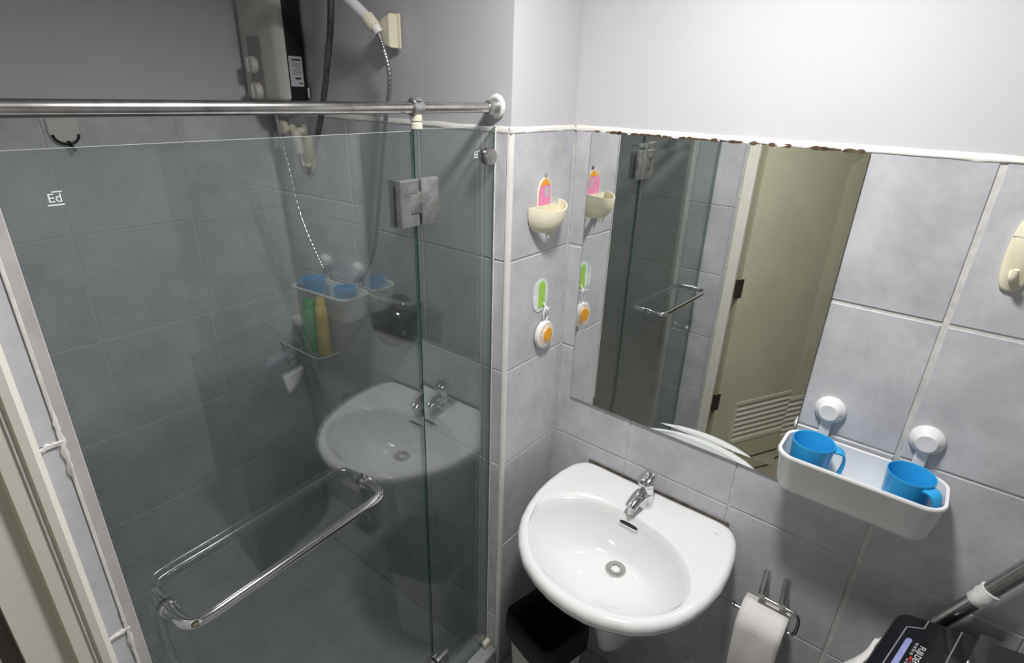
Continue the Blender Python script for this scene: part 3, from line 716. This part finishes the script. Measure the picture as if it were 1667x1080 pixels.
bm = B(); tube(bm, smooth_path([(hx0, yo - 0.004, HZ), (hx0, yo - 0.034, HZ), (hx0 + 0.006, yo - 0.056, HZ), (hx0 + 0.028, yo - 0.066, HZ), (hx0 + 0.10, yo - 0.067, HZ), (hx1 - 0.10, yo - 0.067, HZ), (hx1 - 0.028, yo - 0.066, HZ), (hx1 - 0.006, yo - 0.056, HZ), (hx1, yo - 0.034, HZ), (hx1, yo - 0.004, HZ)], 8), 0.0095, 20)
tb = obj('towel_bar', bm, 'chrome', gd, ang=60); tb['label'] = 'long chrome towel bar on the outside'
for x in (hx0, hx1):
    for sgn in (-1, 1):
        bm = B(); lathe(bm, [(0.0, 0.0), (0.0135, 0.0), (0.0135, 0.004), (0.0115, 0.006), (0.0115, 0.008), (0.0128, 0.009), (0.0128, 0.012), (0.0, 0.012)], (x, G + sgn * GT / 2, HZ), (0, sgn, 0), 22)
        obj('mount', bm, 'chrome', tb)
yi = G + GT / 2; PZ = 0.842
bm = B(); tube(bm, smooth_path([(hx0, yi + 0.004, HZ), (hx0, yi + 0.034, HZ), (hx0, yi + 0.052, HZ - 0.012), (hx0, yi + 0.056, HZ - 0.04), (hx0, yi + 0.056, PZ + 0.04), (hx0, yi + 0.052, PZ + 0.012), (hx0, yi + 0.034, PZ), (hx0, yi + 0.004, PZ)], 6), 0.0095, 18)
ph = obj('pull_handle', bm, 'chrome', gd, ang=60)
bm = B(); lathe(bm, [(0.0, 0.0), (0.0125, 0.0), (0.0125, 0.005), (0.009, 0.011), (0.0, 0.012)], (hx0, yo, PZ), (0, -1, 0), 20); obj('mount', bm, 'chrome', ph)

gd.rotation_euler = (0, 0, math.radians(2.7))      # the door stands slightly ajar

# rail above the glass
PZR = 1.7865
rl = thing('shower_rail', 'worn steel support rail running above the shower glass', 'rail', (-0.71, G, PZR))
bm = B(); tube(bm, [(L + 0.001, G, PZR), (W - 0.012, G, PZR)], 0.0105, 20); obj('tube', bm, 'rail', rl)
for x, sx in ((W, -1), (L, 1)):
    bm = B(); lathe(bm, [(0.0, 0.0007), (0.019, 0.0007), (0.020, 0.004), (0.017, 0.010), (0.0145, 0.016), (0.0155, 0.019), (0.0145, 0.024), (0.0106, 0.026), (0.0, 0.026)], (x, G, PZR), (sx, 0, 0), 26)
    obj('flange', bm, 'zinc', rl)
bm = B(); lathe(bm, [(0.0, -0.002), (0.026, -0.002), (0.022, 0.003), (0.019, 0.004), (0.0, 0.004)], (W, G - 0.002, PZR + 0.003), (-1, 0, 0), 18); obj('caulk_collar', bm, 'caulk', rl)
cx = -0.496
bm = B(); tube(bm, [(cx - 0.012, G, PZR), (cx + 0.012, G, PZR)], 0.0150, 22)
lathe(bm, [(0.0, 0.012), (0.0125, 0.012), (0.0125, 0.016), (0.010, 0.018), (0.0, 0.018)], (cx, G, PZR), (0, 0, 1), 18)
cp = obj('clip', bm, 'zinc', rl)
bm = B(); lathe(bm, [(0.0, -0.012), (0.0115, -0.012), (0.0115, -0.023), (0.0095, -0.024), (0.0095, -0.026), (0.012, -0.028), (0.012, -0.0375), (0.0, -0.0375)], (cx, G, PZR), (0, 0, 1), 18)
obj('clip_foot', bm, 'aged_plastic', cp)

# ================================================================= SHOWER FITTINGS
ht = thing('water_heater', 'beige electric shower heater with two knobs in the shower corner', 'water heater', (W - 0.04, 0.86, 1.775))
hy0, hy1, hz0, hz1 = 0.757, 0.963, 1.776, 2.16
bm = B(); box(bm, (W - 0.0005, hy0 + 0.002, hz0), (W - 0.066, hy1 - 0.002, hz1), 0.006)
obj('casing', bm, 'black', ht)
bm = B(); rings = []
for t, i in ((0.060, 0.0), (0.072, 0.0), (0.083, 0.012), (0.086, 0.024)):
    rings.append([(W - t, (hy0 + hy1) / 2 + a, (hz0 + hz1) / 2 + b) for a, b in rrect((hy1 - hy0) / 2 - i, (hz1 - hz0) / 2 - i * 0.4, 0.012)])
loft(bm, rings); cv = obj('cover', bm, 'heater', ht)
xf = W - 0.086
for z0, z1 in ((1.825, 1.942), (1.782, 1.822)):
    bm = B(); box(bm, (xf + 0.001, 0.840, z0), (xf - 0.0012, 0.912, z1), 0.0005, 1); obj('control_panel', bm, 'heater_panel', cv)
for yk, zk in ((0.888, 1.868), (0.880, 1.799)):
    bm = B(); lathe(bm, [(0.0, 0.0), (0.024, 0.0), (0.0235, 0.010), (0.019, 0.017), (0.0, 0.018)], (xf - 0.001, yk, zk), (-1, 0, 0), 26); kb_ = obj('knob', bm, 'heater', cv)
    bm = B(); box(bm, (xf - 0.018, yk - 0.004, zk - 0.019), (xf - 0.025, yk + 0.004, zk + 0.019), 0.002); obj('knob_grip', bm, 'heater', kb_)
bm = B(); box(bm, (W - 0.014, hy0 + 0.0025, 1.815), (W - 0.055, hy0 + 0.0012, 1.893)); lb = obj('rating_label', bm, 'label', ht); lb['label'] = 'pale rating label with fine print'
bm = B()
for z, a, b, h in ((1.884, 0.018, 0.046, 0.004), (1.876, 0.018, 0.050, 0.0012), (1.872, 0.018, 0.044, 0.0012), (1.868, 0.018, 0.050, 0.0012), (1.863, 0.018, 0.038, 0.0012), (1.858, 0.018, 0.046, 0.0012), (1.853, 0.018, 0.042, 0.0012), (1.848, 0.018, 0.050, 0.0012), (1.836, 0.022, 0.040, 0.005), (1.824, 0.018, 0.030, 0.003)):
    box(bm, (W - a, hy0 + 0.0013, z - h / 2), (W - b, hy0 + 0.0009, z + h / 2))
obj('fine_print', bm, 'ink', lb, smooth=False)
bm = B(); box(bm, (W - 0.0008, hy0 + 0.0015, 1.785), (W - 0.006, hy0 - 0.003, 1.812), 0.001); obj('side_tab', bm, 'white_plastic', ht)
bm = B(); tube(bm, [(W - 0.045, 0.818, 1.776), (W - 0.045, 0.818, 1.735)], 0.0075, 12); obj('inlet', bm, 'aged_plastic', ht)

sv = thing('angle_valve', 'yellowed plastic stop valve under the shower heater', 'valve', (W - 0.03, 0.81, 1.62))
bm = B(); lathe(bm, [(0.0, 0.0005), (0.022, 0.0005), (0.020, 0.006), (0.012, 0.009), (0.012, 0.03), (0.0, 0.03)], (W, 0.805, 1.690), (-1, 0, 0), 20)
tube(bm, [(W - 0.03, 0.826, 1.700), (W - 0.03, 0.790, 1.676)], 0.013, 14); tube(bm, [(W - 0.036, 0.797, 1.690), (W - 0.036, 0.785, 1.628)], [0.014, 0.012], 14)
obj('body', bm, 'aged_plastic', sv, ang=50)
bm = B(); nb = 10; ring = []
for h, s in ((0.0, 0.8), (0.003, 1.0), (0.015, 1.0), (0.018, 0.8)):
    ring.append([Vector((W - 0.040 - h, 0.838 + 0.018 * s * (1 + 0.10 * (k % 2)) * math.cos(2 * math.pi * k / 20), 1.700 + 0.018 * s * (1 + 0.10 * (k % 2)) * math.sin(2 * math.pi * k / 20))) for k in range(20)])
loft(bm, ring); obj('hand_wheel', bm, 'aged_plastic', sv)
bm = B(); tube(bm, smooth_path([(W - 0.036, 0.785, 1.630), (W - 0.036, 0.775, 1.592), (W - 0.036, 0.758, 1.578), (W - 0.036, 0.735, 1.610), (W - 0.034, 0.692, 1.680), (W - 0.032, 0.650, 1.770), (W - 0.031, 0.610, 1.880), (W - 0.031, 0.575, 2.00), (W - 0.031, 0.560, 2.16)], 6), 0.0085, 12)
obj('supply_hose', bm, 'dark_metal', sv)

hs = thing('hand_shower', 'white hand shower in its wall holder with a steel hose', 'hand shower', (W - 0.04, 0.40, 1.90))
hs_pts = smooth_path([(W - 0.045, 0.374, 1.938), (W - 0.050, 0.388, 1.957), (W - 0.062, 0.425, 1.990), (W - 0.080, 0.480, 2.035), (W - 0.095, 0.525, 2.062)], 5)
bm = B(); tube(bm, hs_pts, [0.011 + 0.004 * i / (len(hs_pts) - 1) for i in range(len(hs_pts))], 16); obj('handle', bm, 'white_plastic', hs)
bm = B(); lathe(bm, [(0.0, -0.018), (0.02, -0.018), (0.036, -0.006), (0.041, 0.006), (0.041, 0.012), (0.036, 0.015), (0.0, 0.016)], (W - 0.108, 0.560, 2.052), (-0.35, -0.10, -0.93), 30); hd = obj('spray_head', bm, 'white_plastic', hs)
bm = B(); lathe(bm, [(0.0, 0.0155), (0.033, 0.0155), (0.031, 0.0175), (0.0, 0.018)], (W - 0.108, 0.560, 2.052), (-0.35, -0.10, -0.93), 26); obj('spray_face', bm, 'heater_panel', hd)
hose = smooth_path([(W - 0.046, 0.376, 1.938), (W - 0.043, 0.364, 1.905), (W - 0.034, 0.357, 1.840), (W - 0.030, 0.388, 1.737), (W - 0.030, 0.424, 1.580), (W - 0.030, 0.466, 1.402), (W - 0.032, 0.535, 1.292), (W - 0.035, 0.633, 1.247), (W - 0.035, 0.711, 1.264), (W - 0.033, 0.768, 1.326), (W - 0.031, 0.832, 1.435), (W - 0.031, 0.868, 1.585), (W - 0.036, 0.884, 1.700), (W - 0.040, 0.887, 1.778)], 24)
bm = B(); tube(bm, hose, [0.0062 + (0.0009 if (i % 3) == 0 else -0.0004) for i in range(len(hose))], 10); obj('hose', bm, 'steel', hs, ang=60)
hb = thing('shower_holder', 'cream plastic wall bracket gripping the hand shower', 'bracket', (W, 0.362, 1.92))
bm = B()
fan = [(0.0, -0.034), (0.020, -0.036), (0.020, 0.036), (0.0, 0.030)]
cur = [(-0.024 * math.sin(math.pi * k / 10) - 0.004, -0.034 + 0.066 * k / 10) for k in range(1, 10)]
ol = [(0.012, -0.036), (0.020, -0.036), (0.020, 0.036), (0.006, 0.032)] + [(-a * -1, b) for a, b in cur[::-1]]
plate(bm, ol, lambda a, b, t: (W - t, 0.372 - a * 0.9, 1.945 + b), 0.0008, 0.030, 0.003)
obj('bracket', bm, 'cream_plastic', hb, ang=40)
bm = B(); box(bm, (W - 0.0003, 0.346, 1.907), (W - 0.006, 0.376, 1.983), 0.002); obj('wall_plate', bm, 'cream_plastic', hb)
bm = B(); tube(bm, [(W - 0.049, 0.384, 1.950), (W - 0.056, 0.402, 1.972)], 0.016, 18); obj('cradle', bm, 'cream_plastic', hb)

# corner shelves, bottles and the other things in the shower
sf = thing('corner_shelf', 'thin wire corner shelf under the green and yellow bottles', 'shelf', (W, D, 0.96))
sz_ = 0.9645
bm = B(); tube(bm, smooth_path([(W - 0.002, 0.738, sz_), (W - 0.03, 0.739, sz_), (-0.325, 0.742, sz_), (-0.345, 0.765, sz_), (-0.348, 0.86, sz_), (-0.348, D - 0.002, sz_)], 6), 0.0024, 8); obj('rim', bm, 'white_plastic', sf)
for k in range(8):
    y = 0.762 + 0.025 * k
    bm = B(); tube(bm, [(W - 0.0005, y, sz_), (-0.344, y, sz_)], 0.0016, 6); obj('wire', bm, 'steel', sf)
def bottle(name, label, cx, cy, z0, hx, hy, h, mat, cap):
    t = thing(name, label, 'bottle', (cx, cy, z0), 'bottles on the lower corner shelf')
    def rr(s, z): return [(cx + a * s, cy + b * s, z0 + z) for a, b in rrect(hx, hy, min(hx, hy) * 0.85)]
    bm = B(); loft(bm, [rr(0.9, 0.0), rr(1.0, 0.006), rr(1.0, h * 0.62), rr(0.97, h * 0.76), rr(0.86, h * 0.84), rr(0.72, h * 0.86)]); obj('body', bm, mat, t)
    bm = B(); loft(bm, [rr(0.74, h * 0.855), rr(0.74, h * 0.97), rr(0.62, h)]); obj('cap', bm, cap, t)
bottle('shampoo_bottle', 'green shampoo bottle on the lower shower shelf', -0.308, 0.822, 0.9665, 0.022, 0.036, 0.185, 'green', 'green')
bottle('shampoo_bottle', 'slim yellow bottle next to the green one in the shower', -0.302, 0.765, 0.9665, 0.019, 0.0205, 0.205, 'yellow', 'yellow')
dp = thing('paper_dispenser', 'round dark chrome dispenser on the shower wall right of the bottles', 'dispenser', (W, 0.385, 1.12))
bm = B(); lathe(bm, [(0.0, 0.0006), (0.075, 0.0006), (0.075, 0.055), (0.068, 0.068), (0.048, 0.076), (0.0, 0.080)], (W, 0.392, 1.190), (-1, 0, 0), 36); obj('drum', bm, 'black_chrome', dp)
bm = B(); tube(bm, smooth_path([(W - 0.002, 0.465, 1.262), (W - 0.045, 0.465, 1.268), (W - 0.070, 0.440, 1.272), (W - 0.070, 0.340, 1.272), (W - 0.045, 0.315, 1.268), (W - 0.002, 0.315, 1.262)], 5), 0.012, 12, flat=0.5); obj('cover', bm, 'chrome', dp)

bh = thing('shower_hook', 'grey-beige rounded adhesive hook on the shower back wall', 'hook', (-0.822, D, 1.65))
bm = B(); ol = [(-a, -b) for a, b in arch(0.066, 0.098)]
plate(bm, ol, lambda a, b, t: (-0.824 + a, D - t, 1.760 + b), 0.0004, 0.0065, 0.002); obj('plate', bm, 'heater', bh)
bm = B(); tube(bm, smooth_path([(-0.824 + 0.027 * math.cos(a), D - 0.010, 1.690 + 0.022 * math.sin(a)) for a in [math.pi * (1.0 + k / 8) for k in range(9)]], 3), 0.003, 8); obj('wire_loop', bm, 'black', bh)
bm = B(); tube(bm, smooth_path([(-0.822, D - 0.006, 1.672), (-0.820, D - 0.018, 1.661), (-0.816, D - 0.022, 1.650)], 4), 0.0045, 10); obj('peg', bm, 'black', bh)

# ================================================================= TOILET PAPER
th_ = thing('paper_holder', 'stainless steel wire toilet paper holder beside the basin', 'paper holder', (0, -0.705, 0.60))
for y in (-0.681, -0.729):
    bm = B(); tube(bm, [(-0.0006, y, 0.697), (-0.084, y - 0.010, 0.691)], 0.0085, 16); obj('post', bm, 'steel', th_)
bm = B(); pth = smooth_path([(-0.080, -0.690, 0.686), (-0.080, -0.72, 0.686), (-0.080, -0.762, 0.686), (-0.080, -0.776, 0.680), (-0.080, -0.781, 0.665), (-0.080, -0.781, 0.638), (-0.080, -0.779, 0.626), (-0.080, -0.772, 0.619), (-0.080, -0.74, 0.6175), (-0.080, -0.632, 0.6165)], 5)
tube(bm, pth, 0.0042, 12); fw = obj('wire', bm, 'steel', th_)
bm = B(); tube(bm, [(-0.080, -0.638, 0.610), (-0.080, -0.634, 0.628)], 0.0035, 8); obj('end_stop', bm, 'steel', fw)
tp = thing('toilet_paper_roll', 'white toilet paper roll with a hanging sheet on the wire holder', 'toilet paper', (-0.080, -0.707, 0.56))
rc = Vector((-0.080, 0, 0.605)); RR = 0.053
bm = B()
prof = [(0.0195, 0.0), (RR - 0.002, 0.0), (RR, 0.002), (RR, 0.104), (RR - 0.002, 0.106), (0.0195, 0.106)]
nn = 40; rgs = [[Vector((rc.x + r * math.cos(2 * math.pi * k / nn), -0.655 - h, rc.z + r * math.sin(2 * math.pi * k / nn))) for k in range(nn)] for r, h in prof]
rgs.append(rgs[0]); loft(bm, rgs, cap0=False, cap1=False); bmesh.ops.remove_doubles(bm, verts=bm.verts[:], dist=1e-6)
obj('roll', bm, 'paper', tp)
bm = B(); tube(bm, [(rc.x, -0.6548, rc.z), (rc.x, -0.7612, rc.z)], 0.0192, 20, caps=False); obj('core', bm, 'card', tp)
bm = B(); prof = []
for k in range(9):
    a = math.radians(75 + 105 * k / 8); prof.append((rc.x + (RR + 0.001) * math.cos(a), rc.z + (RR + 0.001) * math.sin(a)))
for k in range(1, 15): prof.append((rc.x - RR - 0.001 - 0.004 * math.sin(k * 0.5), rc.z - 0.024 * k))
rings = []
for j in range(9):
    y = -0.656 - 0.104 * j / 8; rings.append([(x + 0.0015 * math.sin(j * 1.3 + i * 0.4) * min(1, i / 9), y - 0.0009 * max(0, i - 8) , z) for i, (x, z) in enumerate(prof)])
vs = [[bm.verts.new(p) for p in r] for r in rings]
for a, b in zip(vs, vs[1:]):
    for i in range(len(a) - 1): bm.faces.new((a[i], a[i + 1], b[i + 1], b[i]))
sh = obj('hanging_sheet', bm, 'paper', tp, ang=80)
md_ = sh.modifiers.new('thickness', 'SOLIDIFY'); md_.thickness = 0.0006

# ================================================================= WASTE BIN
bn = thing('waste_bin', 'pale bin with a black liner folded over its rim under the basin', 'bin', (-0.276, -0.198, 0.0))
ra = math.radians(-13)
def bring(hx, hy, r, z, wob=0.0):
    out = []
    for i, p in enumerate(rrect(hx, hy, r, 8)):
        a, b = rot2(p, ra); f = 1 + wob * noise.noise(Vector((a * 30, b * 30, z * 25))); out.append((-0.276 + a * f * 0.94, -0.198 + b * f * 0.94, z))
    return out
bm = B(); loft(bm, [bring(0.066, 0.074, 0.026, 0.0), bring(0.070, 0.078, 0.026, 0.008), bring(0.087, 0.097, 0.03, 0.395), bring(0.090, 0.100, 0.031, 0.398), bring(0.089, 0.099, 0.031, 0.402), bring(0.082, 0.092, 0.03, 0.400), bring(0.066, 0.074, 0.026, 0.012)]); obj('bucket', bm, 'bin', bn)
bm = B(); loft(bm, [bring(0.0945, 0.1045, 0.032, 0.318, 0.05), bring(0.0955, 0.1055, 0.032, 0.335, 0.05), bring(0.096, 0.106, 0.032, 0.37, 0.04), bring(0.0965, 0.1065, 0.033, 0.402, 0.02), bring(0.094, 0.104, 0.032, 0.411, 0.01), bring(0.080, 0.090, 0.028, 0.407, 0.02), bring(0.070, 0.079, 0.026, 0.36, 0.12), bring(0.058, 0.066, 0.024, 0.22, 0.3), bring(0.034, 0.04, 0.018, 0.12, 0.3)], cap0=False)
obj('liner', bm, 'bag', bn, ang=80)

# ================================================================= BLACK WASHING MACHINE, POLE, CLOTH (right bottom)
WZ = 0.85; wa = math.radians(12); wo = Vector((-0.098, -0.943, 0.0))       # back corner next to the paper holder
ex = Vector((-math.cos(wa), math.sin(wa), 0)); ey = Vector((math.sin(wa), -math.cos(wa), 0))   # ex: to the front, ey: to the right
def WP(a, b, z): return wo + ex * a + ey * b + Vector((0, 0, z))
wm = thing('washing_machine', 'black washing machine with white lettering on its top, bottom right corner', 'washing machine', tuple(WP(0.20, 0.20, 0.0)))
def wrect(i, z, r=0.024): return [WP(0.20 + a, 0.20 + b, z) for a, b in rrect(0.20 - i, 0.20 - i, r - i * 0.4, 6)]
bm = B(); loft(bm, [wrect(0.012, 0.014), wrect(0.006, 0.02), wrect(0.006, WZ - 0.042)]); obj('cabinet', bm, 'black', wm)
bm = B(); loft(bm, [wrect(0.0, WZ - 0.042), wrect(0.0, WZ - 0.008), wrect(0.003, WZ - 0.002), wrect(0.008, WZ)]); tp_ = obj('top_panel', bm, 'black_gloss', wm, ang=30)
for a in (0.05, 0.35):
    for b in (0.05, 0.35):
        bm = B(); tube(bm, [WP(a, b, 0.0), WP(a, b, 0.016)], 0.018, 14); obj('foot', bm, 'black', wm)
def wline(name, pts, mat, wd=0.0011, par=None):
    bm = B()
    for p, q in zip(pts, pts[1:]):
        p2 = WP(*p, WZ); q2 = WP(*q, WZ); d = (q2 - p2).normalized(); n = Vector((-d.y, d.x, 0)) * wd
        v = [bm.verts.new(x) for x in (p2 - n, q2 - n, q2 + n, p2 + n, p2 - n + Vector((0, 0, 0.0006)), q2 - n + Vector((0, 0, 0.0006)), q2 + n + Vector((0, 0, 0.0006)), p2 + n + Vector((0, 0, 0.0006)))]
        for f in ((0, 3, 2, 1), (4, 5, 6, 7), (0, 1, 5, 4), (1, 2, 6, 5), (2, 3, 7, 6), (3, 0, 4, 7)): bm.faces.new([v[i] for i in f])
    return obj(name, bm, mat, par or tp_, smooth=False)
wline('panel_line', [(0.006, 0.052), (0.034, 0.052), (0.046, 0.026), (0.39, 0.024)], 'grey_line')
wline('panel_line', [(0.004, 0.108), (0.39, 0.108)], 'grey_line')
bm = B()
plate(bm, [(0.046 + a, 0.0395 + b) for a, b in rrect(0.001, 0.0045, 0.0009)] if False else [(0.078 + (a + 0.06), 0.0405 + b) for a, b in rrect(0.06, 0.0052, 0.005)], lambda a, b, t: WP(a, b, WZ + t), 0.0, 0.0008)
obj('lilac_bar', bm, 'lilac', tp_)
bm = B()
for k in range(9):
    x0 = 0.084 + k * 0.0105
    if k == 4: continue
    box(bm, (x0, 0.0525, 0), (x0 + 0.0075, 0.0575, 0.0007))
for v in bm.verts: v.co = WP(v.co.x, v.co.y, WZ + v.co.z)
obj('small_print', bm, 'grey_line', tp_, smooth=False)
def wtext(txt, a0, b0, size, mat, shear=0.2):
    t0 = text_mesh(txt, size, shear)
    wdt = max(v.co.x for v in t0.verts)
    for v in t0.verts: v.co = WP(a0 + v.co.x, b0 + v.co.y, WZ + 0.0005 + v.co.z)
    me = bpy.data.meshes.new('t'); t0.to_mesh(me); t0.free(); b = B(); b.from_mesh(me)
    o = obj('lettering', b, mat, tp_, smooth=False); return a0 + wdt
e1 = wtext('FUJI', 0.088, 0.0610, 0.0155, 'white_ink')
e2 = wtext('DENZO', e1 + 0.0015, 0.0610, 0.0155, 'white_ink')
bm = B(); box(bm, (e1 + 0.012, 0.0555, 0), (e1 + 0.030, 0.0590, 0.0007))
for v in bm.verts: v.co = WP(v.co.x, v.co.y, WZ + v.co.z)
obj('red_bar', bm, 'red_ink', tp_, smooth=False)
bm = B(); g = 16; vs = []
for i in range(g + 1):
    row = []
    for j in range(g + 1):
        a = 0.004 + 0.37 * i / g; b = 0.135 + 0.255 * j / g
        row.append(bm.verts.new(WP(a, b, WZ + 0.006 + 0.010 * (noise.noise(Vector((a * 38, b * 45, 1))) * 0.5 + 0.5))))
    vs.append(row)
for i in range(g):
    for j in range(g): bm.faces.new((vs[i][j], vs[i + 1][j], vs[i + 1][j + 1], vs[i][j + 1]))
fm = obj('wrapping_film', bm, 'film', wm, ang=20); fm['label'] = 'crumpled clear wrapping film'

pp = thing('mop_pole', 'stainless steel pole with white tape leaning on the tiled wall', 'pole', (-0.036, -0.83, 0.0))
pa = Vector((-0.038, -0.700, 0.0)); q1 = Vector((-0.040, -1.021, 0.826)); q2 = Vector((-0.040, -1.094, 1.015))
pdv = (q2 - q1).normalized(); p_lo = q1 - pdv * (q1.z / pdv.z); p_lo.z = 0.004; p_hi = q1 + pdv * 0.62
pp.location = (p_lo.x, p_lo.y, 0.0)
bm = B(); tube(bm, [p_lo, p_hi], 0.0150, 20); obj('tube', bm, 'steel', pp)
bm = B(); q = q1.lerp(q2, 0.52)
lathe(bm, [(0.0152, -0.022), (0.0185, -0.019), (0.0172, -0.006), (0.0190, 0.004), (0.0175, 0.012), (0.0182, 0.021), (0.0152, 0.022)], q, pdv, 22)
for v in bm.verts: v.co += Vector(noise.noise_vector(v.co * 90)) * 0.0015
obj('tape', bm, 'tape', pp, ang=60)
bm = B(); lathe(bm, [(0.0, 0.0), (0.016, 0.0), (0.016, 0.03), (0.0152, 0.03)], p_lo - Vector((0, 0, 0.004)), pdv, 16); 
mz = min(v.co.z for v in bm.verts)
for v in bm.verts: v.co.z -= mz
obj('rubber_foot', bm, 'black', pp)

# white cloth hung over the left edge of the machine
bm = B(); rows = []
for i in range(9):
    row = []
    for j in range(13):
        s_ = i / 8.0; t = j / 12.0
        a = 0.045 + 0.105 * t; b = -0.006 - s_ * (0.010 + 0.040 * t) - 0.003 * math.sin(t * 8 + s_ * 3)
        z = 0.800 - 0.03 * s_ * s_ - 0.03 * s_ * t - 0.004 * math.sin(s_ * 7 + t * 4)
        row.append(WP(a, b, z))
    rows.append(row)
vs = [[bm.verts.new(p) for p in r] for r in rows]
for a, b in zip(vs, vs[1:]):
    for i in range(len(a) - 1): bm.faces.new((a[i], a[i + 1], b[i + 1], b[i]))
cl = obj('cloth', bm, 'paper', None, ang=80, base=True); tag(cl, 'white cloth corner sticking out at the left side of the black washing machine', 'cloth')
m2 = cl.modifiers.new('thickness', 'SOLIDIFY'); m2.thickness = 0.004
